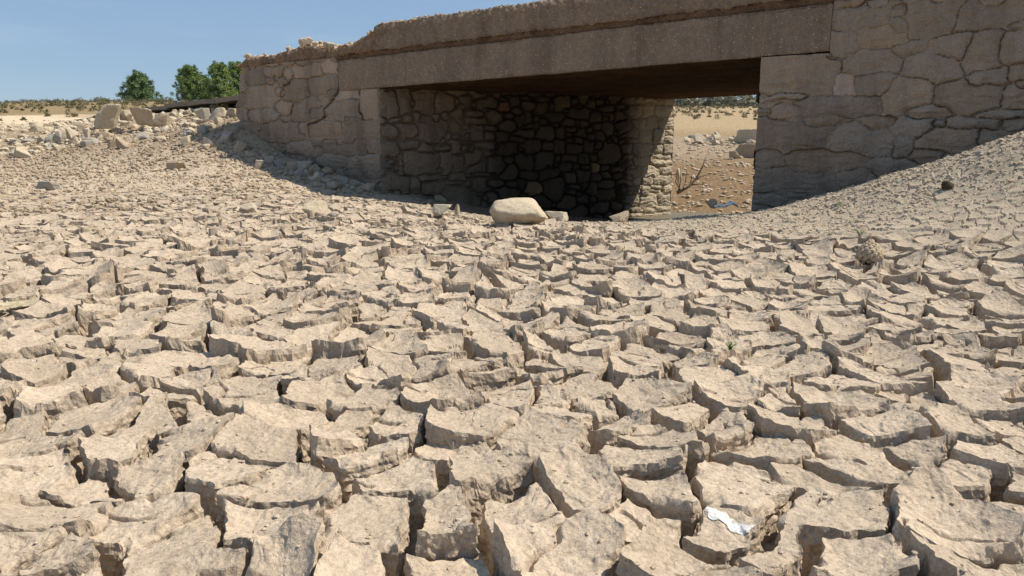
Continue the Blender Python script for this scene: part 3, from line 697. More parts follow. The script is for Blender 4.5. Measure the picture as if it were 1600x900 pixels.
# concrete pieces swept along the face direction
def sweep(name, prof, s0, s1, ds, mat, seed, amp=.010, col=(1, 1, 1), label=None, colfn=None, endrag=0., dirB=WD):
    """prof(s) -> list of (depth into the bridge, z); closed loop"""
    ns = int((s1-s0)/ds)+1; S = np.linspace(s0, s1, ns); rows = []
    cuts = None
    for s in S:
        pr = np.array(prof(s)); pr = np.concatenate([pr, pr[:1]])
        if cuts is None:
            cuts = []
            for i in range(len(pr)-1):
                L = np.hypot(*(pr[i+1]-pr[i])); st = .012 if min(pr[i][0], pr[i+1][0]) < .12 and L < 1.4 else .06
                m = max(1, int(L/st)); tt = np.linspace(0, 1, m, endpoint=False)
                if L > 3: tt = np.linspace(0, 1, 130, endpoint=False)**2.2 if pr[i+1][0] > pr[i][0] else 1-np.linspace(1, 0, 130, endpoint=False)**2.2
                cuts.append(tt)
        pts = np.concatenate([pr[i]+(pr[i+1]-pr[i])*cuts[i][:, None] for i in range(len(pr)-1)]); rows.append(pts)
    Q = np.stack(rows)                                         # ns, m, 2
    m = Q.shape[1]; ctr = Q.mean(1, keepdims=True)
    tn = np.roll(Q, -1, 1)-np.roll(Q, 1, 1); nn = np.stack([tn[..., 1], -tn[..., 0]], -1); nn /= np.linalg.norm(nn, axis=-1, keepdims=True)+1e-9
    area = (Q[..., 0]*np.roll(Q[..., 1], -1, 1)-np.roll(Q[..., 0], -1, 1)*Q[..., 1]).sum(1).mean()
    if area < 0: nn = -nn
    SS = np.repeat(S[:, None], m, 1); X, Z = Q[..., 0], Q[..., 1]
    d = amp*(fbm(SS*4, X*4, Z*4, o=3, seed=seed)+.8*fbm(SS*22, X*22, Z*22, o=3, seed=seed+3)*.7)+amp*.5*ss(.35, .8, vn(SS*48, X*48, Z*48, seed=seed+5))
    corner = np.clip(np.linalg.norm(np.roll(Q, -3, 1)+np.roll(Q, 3, 1)-2*Q, axis=-1)/.05, 0, 1)
    d = d-corner*np.abs(fbm(SS*9, X*9, Z*9, o=3, seed=seed+8))*.05
    X2 = X+nn[..., 0]*d; Z2 = Z+nn[..., 1]*d
    S2 = SS.copy()
    if endrag:
        t = ss(s1-.8, s1, SS); S2 += t*endrag*(fbm(X*3, Z*5, seed=seed+9, o=3)+.9*(1-(Z-Z.min())/(np.ptp(Z)+1e-9))-.4)
    P = np.empty(Q.shape[:2]+(3,))
    P[..., 0] = PR[0]+FD[0]*S2+dirB[0]*X2; P[..., 1] = PR[1]+FD[1]*S2+dirB[1]*X2; P[..., 2] = Z2
    V = P.reshape(-1, 3); i = np.arange(ns-1)[:, None]*m+np.arange(m)[None]; j = np.arange(ns-1)[:, None]*m+(np.arange(m)+1)[None] % m
    F = np.stack([i, j, j+m, i+m], -1).reshape(-1, 4)
    n0 = len(V); V = np.concatenate([V, P[0].mean(0)[None], P[-1].mean(0)[None]])
    k = np.arange(m); cap0 = np.stack([k, (k+1) % m, np.full(m, n0), np.full(m, n0)], -1)[:, :3]; b = (ns-1)*m
    cap1 = np.stack([b+k, b+(k+1) % m, np.full(m, n0+1)], -1)
    c = np.ones((len(V), 3))*np.array(col)
    if colfn is not None: c[:n0] = colfn(SS, X, Z, c[:n0].reshape(ns, m, 3)).reshape(-1, 3)
    Fall = [tuple(q) for q in F]+[tuple(q) for q in cap0]+[tuple(q) for q in cap1]
    o = mesh(name, V, Fall, mat, bridge, attrs={'stone': c})
    import bmesh
    bm = bmesh.new(); bm.from_mesh(o.data); bmesh.ops.recalc_face_normals(bm, faces=bm.faces); bm.to_mesh(o.data); bm.free()
    if label: o['label'] = label
    return to_bridge(o)
DEPW = LEN_IN+.04
def under_shade_col(S, X, Z, c):
    # underside is browner; shade away from the edge is painted into its colour
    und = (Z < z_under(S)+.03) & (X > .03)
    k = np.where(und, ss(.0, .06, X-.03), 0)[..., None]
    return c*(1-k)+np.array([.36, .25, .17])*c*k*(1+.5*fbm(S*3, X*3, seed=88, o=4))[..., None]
sweep('deck_slab', lambda s: [(-.0, z_under(s)), (-.0, z_slab(s)), (DEPW, z_slab(s)), (DEPW, z_under(s))], sSR, sSL, .012, M['concrete'], 500, amp=.012, colfn=under_shade_col)
gz = lambda s: z_slab(s)+.003
sCURB = c0[0]
def seam_col(S, X, Z, c): return c*np.array([.66, .53, .43])
def pebbly(S, X, Z, c):
    t = ss(.1, .5, vn(S*30, Z*30, X*30, seed=77))[..., None]
    return c*(1-t*.0)
sweep('gravel_seam', lambda s: [(.05, gz(s)), (.045, gz(s)+.10), (DEPW-.05, gz(s)+.10), (DEPW-.05, gz(s))], sSR, sSL, .012, M['concrete'], 520, amp=.035, colfn=seam_col)
def light_rim(S, X, Z, c):
    # washed pale pebbles exposed along the top rim
    m = (ss(.0, .12, Z-(z_curb(S)-.14))*ss(.05, .5, vn(S*26, X*26, Z*26, seed=78)))[..., None]
    return c*(1-m)+np.array([2.5, 2.5, 2.4])*m
sweep('kerb_course', lambda s: [(.02, gz(s)+.102), (-.01, z_curb(s)-.02), (.06, z_curb(s)), (DEPW-.1, z_curb(s)), (DEPW-.05, gz(s)+.102)], sSR, sCURB-.05, .012, M['concrete'], 540, amp=.030, colfn=light_rim, endrag=.30)
# crust left on top of the left wing wall
top_px = [(372, 99), (385, 88), (405, 86), (430, 82), (455, 73), (478, 67), (500, 72), (520, 73), (545, 66), (562, 56), (580, 46)]
tops = sorted([face(u, v) for u, v in top_px])
ts_, tz_ = np.array([q[0] for q in tops]), np.array([q[1] for q in tops])
def z_crust(s): return max(float(np.interp(s, ts_, tz_)), crust_bot(s)+.05)
def crust_bot(s): return zA[1]+.003 if s > sSL else z_slab(s)+.106
def crust_col(S, X, Z, c):
    m = (ss(.02, .09, Z-np.interp(S, ts_, tz_)+.13)*ss(-.2, .3, vn(S*20, X*20, Z*20, seed=79)))[..., None]
    c = c*np.array([.98, .86, .74]); return c*(1-m)+np.array([2.5, 2.5, 2.4])*m
sweep('broken_crust', lambda s: [(.01, crust_bot(s)), (.0, crust_bot(s)+.03), (.05, z_crust(s)-.02), (.35, z_crust(s)+.02), (3.2, z_crust(s)-.15), (3.2, crust_bot(s))], sCURB-.12, sEND-.01, .014, M['concrete'], 560, amp=.04, colfn=crust_col, endrag=.15)

# ------------------------------------------------------------------ rocks
ICO = {}
def ico(sub):
    if sub in ICO: return ICO[sub]
    import bmesh
    bm = bmesh.new(); bmesh.ops.create_icosphere(bm, subdivisions=sub, radius=1.0)
    V = np.array([v.co[:] for v in bm.verts]); bm.verts.index_update(); F = np.array([[v.index for v in f.verts] for f in bm.faces]); bm.free()
    V /= np.linalg.norm(V, axis=1, keepdims=True); ICO[sub] = (V, F); return V, F
def rock_shape(sub, seed, planes=14, ang_=1.0, nz=.05, rnd=9.0):
    g = np.random.default_rng(seed); V, F = ico(sub)
    N = g.normal(size=(planes, 3)); N /= np.linalg.norm(N, axis=1, keepdims=True); N = np.concatenate([N, [[0, 0, 1], [0, 0, -1]]]); H = g.uniform(.72, 1.05, len(N))
    d = np.maximum(V @ N.T, 1e-3)/H[None]
    r = 1/((d**(rnd*2)).sum(1))**(1/(rnd*2))                 # soft polytope
    r = r*(1+nz*fbm(V[:, 0]*2.2+seed, V[:, 1]*2.2, V[:, 2]*2.2, o=4, seed=seed % 97)*1.6)
    P = V*r[:, None]; P -= (P.max(0)+P.min(0))/2; P /= np.ptp(P, axis=0)/2
    return P, F
protos = []
for k in range(14):
    P, F = rock_shape(3, 900+k, planes=(7, 9, 14)[k % 3], nz=.07, rnd=(22, 14, 7)[k % 3]); me = bpy.data.meshes.new('rock')
    me.from_pydata([tuple(map(float, p)) for p in P], [], [tuple(map(int, f)) for f in F]); me.update(); protos.append(me)
VAR = {}
def rock_copy(loc, size, rot, k, mat, name='rock', label=None, cat='rock', group=None):
    key = (k, mat)
    if key not in VAR:
        me = protos[k].copy(); me.materials.append(M[mat]); VAR[key] = me
    o = link(bpy.data.objects.new(name, VAR[key])); o.location = [float(c) for c in loc]; o.scale = [float(c) for c in size]; o.rotation_euler = rot
    return tag(o, label, cat, group)
def boulder(u, v, w, h, label, seed, mat='rock', depth=.8, name='boulder', cat='boulder', D=None, rot=0, sub=5, planes=10, rnd=13, sink=.25, group=None, tiltx=0):
    """a rock whose foot shows at pixel (u, v), w and h pixels across"""
    if D is None: p = hit(u, v)
    else:
        p = W(u, v, D)
    dist = p[1]; mw = w/FPX*dist*1.0/2; mh = h/FPX*dist/2
    P, F = rock_shape(sub, seed, planes=planes, nz=.045, rnd=rnd)
    P = P*np.array([mw, mw*depth, mh*(1+sink)])
    c, s_ = math.cos(rot), math.sin(rot)
    if tiltx: P = P @ np.array([[math.cos(tiltx), 0, -math.sin(tiltx)], [0, 1, 0], [math.sin(tiltx), 0, math.cos(tiltx)]])
    # the silhouette keeps its width: turn only the facets, not the ellipsoid
    o = mesh(name, P, F, M[mat]); o.location = (float(p[0]), float(p[1]+mw*depth*.3), float(p[2]+mh*(1-sink)))
    return tag(o, label, cat, group)

B_ = [
 (811, 347, 92, 36, 'large rounded pale boulder at the mouth of the dark opening', 134, 'rock', dict(D=7.6, sink=.2, planes=15, rnd=7)),
 (870, 348, 36, 17, 'small pale stone touching the right side of the large rounded boulder', 32, 'rock', dict(D=7.7, sink=.15)),
 (967, 343, 34, 14, 'low brown stone at the lip of mud below the sunlit wall end', 33, 'rock_brown', dict(D=7.8)),
 (495, 338, 40, 24, 'pale angular block with a shaded left face on the cracked mud', 34, 'rock', dict(planes=7, rnd=16)),
 (386, 332, 30, 14, 'small rounded stone left of the angular block on the mud', 35, 'rock', {}),
 (691, 335, 32, 15, 'pale oblong stone lying by the foot of the left abutment', 36, 'rock', dict(D=8.6)),
 (714, 333, 9, 14, 'thin upright pale stone right of the oblong stone', 37, 'rock', dict(D=8.6)),
 (75, 296, 42, 13, 'flat grey stone lying alone on the flaky mud at far left', 38, 'rock_grey', dict(depth=.6)),
 (168, 198, 46, 34, 'biggest pale boulder on the bank below the broken road', 39, 'rock', dict(D=17.6, sink=.1)),
 (222, 193, 34, 24, 'squat boulder with a dark shaded left face on the bank', 40, 'rock', dict(D=17.8, planes=9, rnd=14, sink=.1)),
 (197, 185, 18, 13, 'small pale block wedged between the two large bank boulders', 41, 'rock', dict(D=18)),
 (252, 194, 24, 17, 'pinkish rounded stone just right of the squat boulder', 42, 'rock_brown', dict(D=17.6)),
 (316, 193, 36, 23, 'pale rock with flat dark side on the rubble nearest the wall end', 43, 'rock', dict(D=16.8, planes=8, rnd=14, sink=.1)),
 (343, 191, 30, 22, 'tilted pale rock leaning between the dark sided rock and the wall', 44, 'rock', dict(D=16.7, planes=9, sink=.1)),
 (364, 190, 24, 20, 'brown rock touching the broken end of the left wall', 45, 'rock_brown', dict(D=16.4, sink=.1)),
 (405, 265, 18, 14, 'rounded pale cobble in the sun just outside the shadow of the wall', 46, 'rock', {}),
 (325, 230, 24, 15, 'pale cobble in front of the patch of shade by the wall end', 47, 'rock', {}),
 (290, 226, 16, 12, 'small round pale cobble at the left tip of the shade patch', 48, 'rock', {}),
 (275, 265, 28, 12, 'flat broken stone with pale top on the brown soil', 49, 'rock_brown', dict(planes=8, rnd=14)),
 (36, 243, 32, 13, 'long low stone at the far left of the bank', 50, 'rock', dict(D=15.6, depth=.6)),
 (178, 234, 24, 14, 'dark sided block amid small white stones', 51, 'rock_brown', dict(D=15.9)),
 (112, 214, 16, 13, 'pale egg shaped stone below the dark hollow', 52, 'rock', dict(D=17)),
 (134, 216, 16, 14, 'pale stone with cleft top beside the egg shaped stone', 53, 'rock', dict(D=16.9, planes=8)),
 (90, 219, 16, 14, 'grey stone with shaded left side left of the egg shaped stone', 54, 'rock_grey', dict(D=16.8)),
 (56, 203, 20, 12, 'pale stone on the dark overhang at the left', 55, 'rock', dict(D=18.2)),
 (493, 283, 18, 14, 'pale cobble at the sunny edge of the rubble under the left wall', 56, 'rock', {}),
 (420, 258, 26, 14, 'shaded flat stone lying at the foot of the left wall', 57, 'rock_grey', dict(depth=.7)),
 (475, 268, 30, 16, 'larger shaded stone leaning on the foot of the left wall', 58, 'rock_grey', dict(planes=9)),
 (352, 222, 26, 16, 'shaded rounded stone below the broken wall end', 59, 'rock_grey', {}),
 (372, 236, 28, 16, 'shaded brown stone beside the wall end foot', 60, 'rock_brown', {}),
 (1598, 250, 44, 22, 'dark grey rock at the right edge on the gravel slope', 61, 'rock_grey', dict(D=6.6, planes=8)),
 (1168, 222, 34, 20, 'large white boulder seen through the opening beyond the bridge', 62, 'rock', dict(D=33, planes=8, sink=.1)),
 (1170, 249, 36, 24, 'dark hollowed rock heap seen under the white boulder through the opening', 63, 'rock_brown', dict(D=27.5, planes=7, rnd=14)),
 (1150, 248, 20, 12, 'pale slab at the left foot of the dark rock heap', 64, 'rock', dict(D=27, planes=7)),
 (1112, 323, 18, 12, 'brown stone beside the pale blue plastic scrap', 165, 'rock_brown', dict(D=8.3)),
 (1060, 285, 10, 22, 'white stone behind the dead branches at the wall corner', 66, 'rock', dict(D=21)),
 (1122, 222, 14, 10, 'white lump on the far rubble line left of the white boulder', 67, 'rock', dict(D=33)),
 (1095, 219, 18, 10, 'broken white stone on the far rubble line beyond the opening', 68, 'rock', dict(D=33)),
]
for (u, v, w, h, lab, sd, mt, kw) in B_:
    kw = dict(kw); big = w > 30
    boulder(u, v, w, h, lab, sd, mat=mt, name='boulder' if big else 'stone', cat='boulder' if big else 'stone', sub=5 if big else 4, **kw)

# scattered stones of the rubble: countable ones are single objects
def scatter(n, fn, smin, smax, label, group, seed, mats=('rock', 'rock', 'rock_grey', 'rock_brown'), sink=.25, power=2.2, cat='stone', name='stone', zones=None):
    g = np.random.default_rng(seed); pts = []
    while len(pts) < n:
        p = fn(g)
        if p is not None: pts.append(p)
    pts = np.array(pts); z = zbase(pts[:, 0], pts[:, 1])+rough(pts[:, 0], pts[:, 1])
    for (x, y), zz in zip(pts, z):
        s = smin+(smax-smin)*g.random()**power; sz = s*np.array([g.uniform(.8, 1.25), g.uniform(.7, 1.1), g.uniform(.5, .85)])
        mt = mats[int(g.integers(len(mats)))]; k = int(g.integers(14)); u = 800+x/(y*CP-(zz-CAM_H)*SP)*FPX
        w1 = {'rock': 'pale', 'rock_grey': 'grey', 'rock_brown': 'brownish'}[mt]; w2 = ('angular', 'lumpy', 'rounded')[k % 3]
        t = (s-smin)/(smax-smin); w0 = 'tiny' if t < .12 else 'small' if t < .3 else 'medium' if t < .6 else 'big'
        lab = label.replace('*', f'{w0} {w1} {w2}')
        if zones:
            lab += ' '+next(zn for lim, zn in zones if u < lim)
        rock_copy((x, y, zz+sz[2]*(1-sink*2)*.6), sz, (g.normal(0, .25), g.normal(0, .25), g.uniform(0, 6.28)), k, mt, name, lab, cat, group)
def along(pxs, spread_v, dmin, dmax):
    def f(g):
        k = g.random()*(len(pxs)-1); i = int(k); t = k-i
        u = pxs[i][0]*(1-t)+pxs[i+1][0]*t; v = pxs[i][1]*(1-t)+pxs[i+1][1]*t+g.normal(0, spread_v)
        p = hit(u, v, 60)
        if not (dmin < p[1] < dmax): return None
        return p[0], p[1]
    return f
scatter(110, along([(20, 222), (120, 222), (200, 212), (290, 208), (365, 205)], 13, 12, 24), .035, .17, '* stone on the left bank', 'loose stones on the left bank', 1, zones=((60, 'at the photo edge'), (140, 'left of the biggest boulder'), (205, 'below the biggest boulder'), (290, 'below the squat boulder'), (9999, 'near the broken wall end')))
scatter(48, along([(390, 250), (450, 262), (520, 282), (600, 300), (700, 322)], 6, 8.5, 15), .04, .16, '* stone at the left wall foot', 'loose stones along the left wall foot', 2, zones=((430, 'by its broken end'), (520, 'below its cracks'), (600, 'near the opening corner'), (9999, 'at the mouth of the opening')))
scatter(45, along([(255, 172), (300, 165), (360, 162)], 6, 17, 26), .05, .15, '* stone in the pile beneath the broken road slab', 'stones piled beneath the road slab', 3, mats=('rock', 'rock', 'rock', 'rock_brown'))
scatter(34, along([(1060, 222), (1120, 220), (1190, 226)], 6, 24, 42), .09, .30, '* stone on the far bank through the opening', 'rubble stones beyond the bridge', 4, mats=('rock', 'rock', 'rock_grey'))
scatter(22, lambda g: (g.uniform(-6.5, 0), g.uniform(7.8, 13)), .03, .085, '* stray stone on the flaky mud', 'stray stones on the mud', 5, zones=((300, 'far left'), (550, 'before the left wall'), (9999, 'before the opening')))

# stones caught on the broken crust
g = np.random.default_rng(55)
for k in range(38):
    s = g.uniform(sCURB-.1, sEND-.1) if k > 8 else face(g.uniform(455, 510), 70)[0]; dd = g.uniform(.02, .35); q = PR+FD*s+WD*dd
    sz = np.array([1, .9, .7])*g.uniform(.025, .075)*(1.5 if k <= 8 else 1)
    rock_copy((q[0], q[1], z_crust(s)+sz[2]*.35), sz, (g.normal(0, .3), g.normal(0, .3), g.uniform(0, 6)), int(g.integers(14)), 'rock', 'stone', ('small' if sz[0] < .04 else 'medium' if sz[0] < .06 else 'big')+' white '+('angular', 'lumpy', 'rounded')[k % 3]+' stone on top of the left wall '+('by the kerb' if s < sCURB+1 else 'at its middle hump' if s < sEND-1.2 else 'near its broken end'), 'stone', 'white stones on top of the left wall')

# gravel and crumbs nobody could count
def gravel(name, n, fn, smin, smax, label, seed, mat='gravel', fine=True):
    g = np.random.default_rng(seed); V0, F0 = ico(1) if smax < .0 else (None, None)
    import bmesh
    V, F = ico(1); x, y = fn(g, n); z = ground_z(x, y) if fine else zbase(x, y)+rough(x, y); m = len(V)
    S = smin+(smax-smin)*g.random(n)**2.5
    N = g.normal(size=(n, 5, 3)); N /= np.linalg.norm(N, axis=-1, keepdims=True)
    r = np.ones((n, m))
    for k in range(5): r = np.minimum(r, .62/np.maximum((N[:, k, None, :]*V[None]).sum(-1), .3))
    P = V[None]*r[..., None]*(S[:, None, None])*np.stack([g.uniform(.8, 1.3, n), g.uniform(.7, 1.1, n), g.uniform(.45, .8, n)], -1)[:, None, :]
    a = g.uniform(0, 6.28, n)[:, None]; X = P[..., 0]*np.cos(a)-P[..., 1]*np.sin(a); Y = P[..., 0]*np.sin(a)+P[..., 1]*np.cos(a)
    P = np.stack([X+x[:, None], Y+y[:, None], P[..., 2]+(z+S*.2)[:, None]], -1)
    FF = (F[None]+(np.arange(n)*m)[:, None, None]).reshape(-1, 3)
    o = mesh(name, P.reshape(-1, 3), FF, M[mat]); return tag(o, label, 'gravel', None, 'stuff')
def f_right(g, n):
    x = g.uniform(2.2, 9.5, n*4); t = g.random(n*4); yw = 9-.75*(x-3); y = yw-.08-(t**1.4)*4.2
    k = (y > 1.8) & (g.random(n*4) < np.clip(1.15-.30*(yw-y), .05, 1)); return x[k][:n], y[k][:n]
def cut(fn):
    def w(g, n):
        x, y = fn(g, n); return x, y
    return w
def gravel_n(name, n, fn, *a, **k):
    def f2(g, n_):
        xs, ys = fn(g, n_*3); return xs[:n_], ys[:n_]
    return gravel(name, n, f2, *a, **k)
gravel_n('gravel', 15000, f_right, .006, .026, 'loose grey gravel covering the slope against the right wall', 21)
def f_left(g, n):
    u = g.uniform(-60, 730, n*3); x = []; 
    th = np.arctan((u-800)/FPX); r = g.uniform(9.5, 21, n*3); X = np.sin(th)*r; Y = np.cos(th)*r
    side = (X-PR[0])*FN[0]+(Y-PR[1])*FN[1]; s = (X-PR[0])*FD[0]+(Y-PR[1])*FD[1]
    k = ((side > .05) | (s > sEND+.2)) & (g.random(n*3) < .25+.75*ss(10.5, 13.5, Y)); return X[k], Y[k]
gravel_n('rubble_gravel', 13000, f_left, .012, .06, 'small broken stones and grit spread over the left bank', 22, mat='grit', fine=False)
def f_mid(g, n):
    x = g.uniform(-4.5, 4.5, n*3); y = g.uniform(5.8, 9.6, n*3); side = (x-PR[0])*FN[0]+(y-PR[1])*FN[1]; k = (side > .1) | (x < 2.4); return x[k], y[k]
gravel_n('mud_crumbs', 9000, f_mid, .005, .022, 'crumbs of dried mud strewn before the bridge opening', 23)
def f_near(g, n): r = 1.1+5*g.random(n)**.8; a = g.uniform(-.75, .75, n); return r*np.sin(a), r*np.cos(a)
gravel('mud_grit', 8000, f_near, .001, .008, 'fine grit lying on and between the cracked mud plates', 24)
def f_back(g, n):
    a = np.radians(g.uniform(3, 26, n)); r = g.uniform(17, 36, n); return r*np.sin(a), r*np.cos(a)
gravel('far_gravel', 3500, f_back, .02, .11, 'scattered stones over the brown slope beyond the bridge', 25, fine=False)

def f_bank(g, n): a = np.radians(g.uniform(-40, -22.5, n)); r = 19+50*g.random(n)**1.6; return r*np.sin(a), r*np.cos(a)
gravel('bank_rubble', 3200, f_bank, .03, .15, 'broken pale stones strewn over the ground towards the road edge', 26, mat='rock', fine=False)
# ------------------------------------------------------------------ the road slab on the left embankment
def road():
    V = []; F = []; N = 90; nw = 5
    P = np.array(ROAD); t = np.linspace(0, len(P)-1, N); C = np.stack([np.interp(t, np.arange(len(P)), P[:, k]) for k in range(3)], -1)
    D2 = np.stack([np.interp(t, np.arange(len(P)), np.array(ROAD_DIR)[:, k]) for k in range(2)], -1)
    ed = .14*fbm(t*6, t*0, seed=71, o=3)+.08*np.sign(vn(t*9, t*0+3, seed=72))
    hz = .025*fbm(t*4, t*0+9, seed=73, o=3)
    for i in range(N):
        for j in range(nw):
            w = ed[i]+(6-ed[i])*j/(nw-1); V.append((C[i, 0]+D2[i, 0]*w, C[i, 1]+D2[i, 1]*w, C[i, 2]+hz[i]+.02))
        for j in range(nw):
            w = ed[i]+.03+(6-ed[i])*j/(nw-1); V.append((C[i, 0]+D2[i, 0]*w, C[i, 1]+D2[i, 1]*w, C[i, 2]+hz[i]-.09))
    q = 2*nw
    for i in range(N-1):
        a, b = i*q, (i+1)*q
        for j in range(nw-1):
            F.append((a+j, a+j+1, b+j+1, b+j)); F.append((a+nw+j, b+nw+j, b+nw+j+1, a+nw+j+1))
        F.append((a, b, b+nw, a+nw)); F.append((a+nw-1, a+2*nw-1, b+2*nw-1, b+nw-1))
    F.append(tuple(range(nw))+tuple(range(2*nw-1, nw-1, -1)))
    o = mesh('road', V, F, M['asphalt']); tag(o, kind='structure')
road()

# ------------------------------------------------------------------ pines and scrub
def foliage(name, c1, c2, c3):
    m, n, l, p = newmat(name); a = n.new('ShaderNodeAttribute'); a.attribute_name = 'leaf'
    l.new(ramp(n, l, a.outputs['Fac'], [(0, c1), (.5, c2), (1, c3)]), p.inputs['Base Color']); p.inputs['Roughness'].default_value = .7; p.inputs['Specular IOR Level'].default_value = .2
    return m
M['pine'] = foliage('pine_needles', (.10, .165, .085), (.16, .24, .11), (.24, .33, .14))
M['pine2'] = foliage('pine_needles_bright', (.12, .19, .075), (.20, .28, .09), (.30, .38, .12))
M['scrub'] = foliage('dry_scrub', (.09, .095, .05), (.15, .14, .075), (.23, .20, .11))
M['hazy'] = foliage('far_foliage', (.17, .18, .15), (.23, .24, .19), (.30, .29, .22))  # greyed leaf colours stand in for air haze
M['bark'] = earth('bark', [(.10, .07, .05), (.14, .10, .07), (.18, .13, .09), (.09, .06, .04), (.2, .15, .1)], obj_coords=True)
M['weed'] = foliage('weed_leaves', (.07, .13, .03), (.11, .19, .04), (.2, .27, .08))
M['deadwood'] = earth('dead_wood', [(.14, .11, .08), (.2, .16, .12), (.26, .21, .16), (.12, .1, .07), (.28, .23, .18)], obj_coords=True)
def tufts(centres, radii, per, ln, wd, g, up=.25):
    n = len(centres); d = g.normal(size=(n, per, 3)); d[..., 2] += up; d /= np.linalg.norm(d, axis=-1, keepdims=True)
    base = centres[:, None]+d*radii[:, None, None]*g.uniform(.1, .8, (n, per, 1)); tip = base+d*ln*g.uniform(.6, 1.3, (n, per, 1))
    s = np.cross(d, g.normal(size=(n, per, 3))); s /= np.linalg.norm(s, axis=-1, keepdims=True); s *= wd
    V = np.stack([base-s, base+s, tip], 2).reshape(-1, 3); F = np.arange(len(V)).reshape(-1, 3)
    val = np.repeat(np.clip(g.normal(.45, .22, (n, 1))+g.normal(0, .12, (n, per)), 0, 1)[..., None], 3, -1).reshape(-1)
    return V, F, val
def pine(u, D, w, h, label, seed, mat, shape=.85):
    g = np.random.default_rng(seed); th = (u-800)/FPX/1.031; x, y = th*D, D; z = float(zbase(np.array([x]), np.array([y]))[0])
    t = empty('pine_tree', (x, y, z), label, 'tree', 'pines on the ridge')
    W_, H_ = w/FPX*D*.95, h/FPX*D*.92
    mb = MB(); mb.tube([(0, 0, -.3), (.05*W_*.1, 0, H_*.3), (-.02*W_, .02*W_, H_*.65), (0, 0, H_*.93)], [H_*.035, H_*.028, H_*.018, .03], 8)
    cs = []; rs = []
    nb = 110
    for k in range(nb):
        hz = .07+.88*((k+.5)/nb); az = k*2.39996+g.normal(0, .3)
        prof = ((1.02-hz)/.88)**.8 if hz > .14 else .85+hz
        prof = max(.10, prof**shape)*g.uniform(.55, 1.15); L = W_/2*prof
        zz = H_*hz; tip = np.array([math.cos(az)*L, math.sin(az)*L, zz+L*.10+g.normal(0, .1)])
        if k % 2 == 0: mb.tube([(0, 0, zz*.94), tuple(tip*np.array([.5, .5, 1])-np.array([0, 0, L*.04])), tuple(tip)], [H_*.010, H_*.006, .02], 4)
        for f in (1.0, .72, .45):
            cs.append(tip*np.array([f, f, 1])+g.normal(0, W_*.028, 3)); rs.append(W_*g.uniform(.035, .065))
    mb.build('trunk', M['bark'], t)
    V, F, val = tufts(np.array(cs), np.array(rs), 70, W_*.05, W_*.0065, g)
    mesh('crown', V, F, M[mat], t, attrs={'leaf': val})
pine(219, 196, 66, 50, 'lone dark green pine standing left of the other pines on the ridge', 1, 'pine')
pine(299, 198, 58, 62, 'rounded bright green pine in the middle of the ridge trees', 2, 'pine2', .6)
pine(345, 196, 52, 66, 'tall green pine partly behind the left end of the bridge wall', 3, 'pine2', .5)
pine(322, 212, 36, 50, 'slim pine showing in the gap between the two brighter pines', 4, 'pine')
pine(372, 203, 50, 70, 'pine mostly hidden by the left end of the bridge wall', 5, 'pine2', .6)

def bush(u, D, w, h, label, seed, name='bush', group=None):
    g = np.random.default_rng(seed); x, y = (u-800)/FPX/1.031*D, D; z = float(zbase(np.array([x]), np.array([y]))[0]); W_, H_ = w/FPX*D, h/FPX*D
    t = empty(name, (x, y, z), label, 'bush', group); mb = MB()
    cs = []
    for k in range(26):
        a = g.uniform(0, 6.28); r = W_/2*math.sqrt(g.random())*.9; cs.append((r*math.cos(a), r*math.sin(a), H_*g.uniform(.25, .95)*(1-(r/W_*1.2)**2)))
        if k % 3 == 0: mb.tube([(0, 0, -.1), tuple(np.array(cs[-1])*.6), cs[-1]], [.05, .03, .015], 4)
    mb.build('stem', M['bark'], t); V, F, val = tufts(np.array(cs), np.full(26, W_*.12), 40, W_*.07, W_*.014, g); mesh('foliage', V, F, M['scrub'], t, attrs={'leaf': val})
bush(125, 190, 9, 11, 'small upright dark bush on the skyline at left', 11)
bush(156, 192, 22, 11, 'broad low dark bush on the skyline left of the lone pine', 12)
bush(262, 185, 16, 8, 'low scrub bush between the lone pine and the bright pines', 13)
def f_scrub(n, g):
    a = np.radians(np.concatenate([g.uniform(-44, -21, n*2//3), g.uniform(6, 24, n//3)])); r = 60+150*g.random(len(a))**.55; return r*np.sin(a), r*np.cos(a)
g = np.random.default_rng(90); xs, ys = f_scrub(1700, g); zs = zbase(xs, ys)
far = np.hypot(xs, ys); sz = g.uniform(.16, .55, len(xs))*(.6+.6*(far/200))
V, F, val = tufts(np.stack([xs, ys, zs+sz*.25], -1), sz*1.1, 46, .22, .055, g, up=.3)
tag(mesh('scrub', V, F, M['scrub'], attrs={'leaf': val}), 'low dry scrub and grass over the distant hillside', 'scrub', None, 'stuff')
# woods far beyond the opening, distance haze mixed into their leaf colour
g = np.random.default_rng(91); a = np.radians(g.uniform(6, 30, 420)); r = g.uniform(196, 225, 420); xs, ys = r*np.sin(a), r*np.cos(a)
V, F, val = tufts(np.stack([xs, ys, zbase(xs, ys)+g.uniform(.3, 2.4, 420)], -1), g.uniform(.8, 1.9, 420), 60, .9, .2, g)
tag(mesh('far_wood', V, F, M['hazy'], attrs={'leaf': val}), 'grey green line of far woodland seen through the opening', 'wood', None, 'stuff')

# ------------------------------------------------------------------ small things
def fine_z(x, y): return float(ground_z(np.array([x]), np.array([y]))[0])
def top_z(x, y, r=.06):
    a = np.linspace(0, 6.28, 9); return float(ground_z(np.concatenate([[x], x+r*np.cos(a)]), np.concatenate([[y], y+r*np.sin(a)])).max())
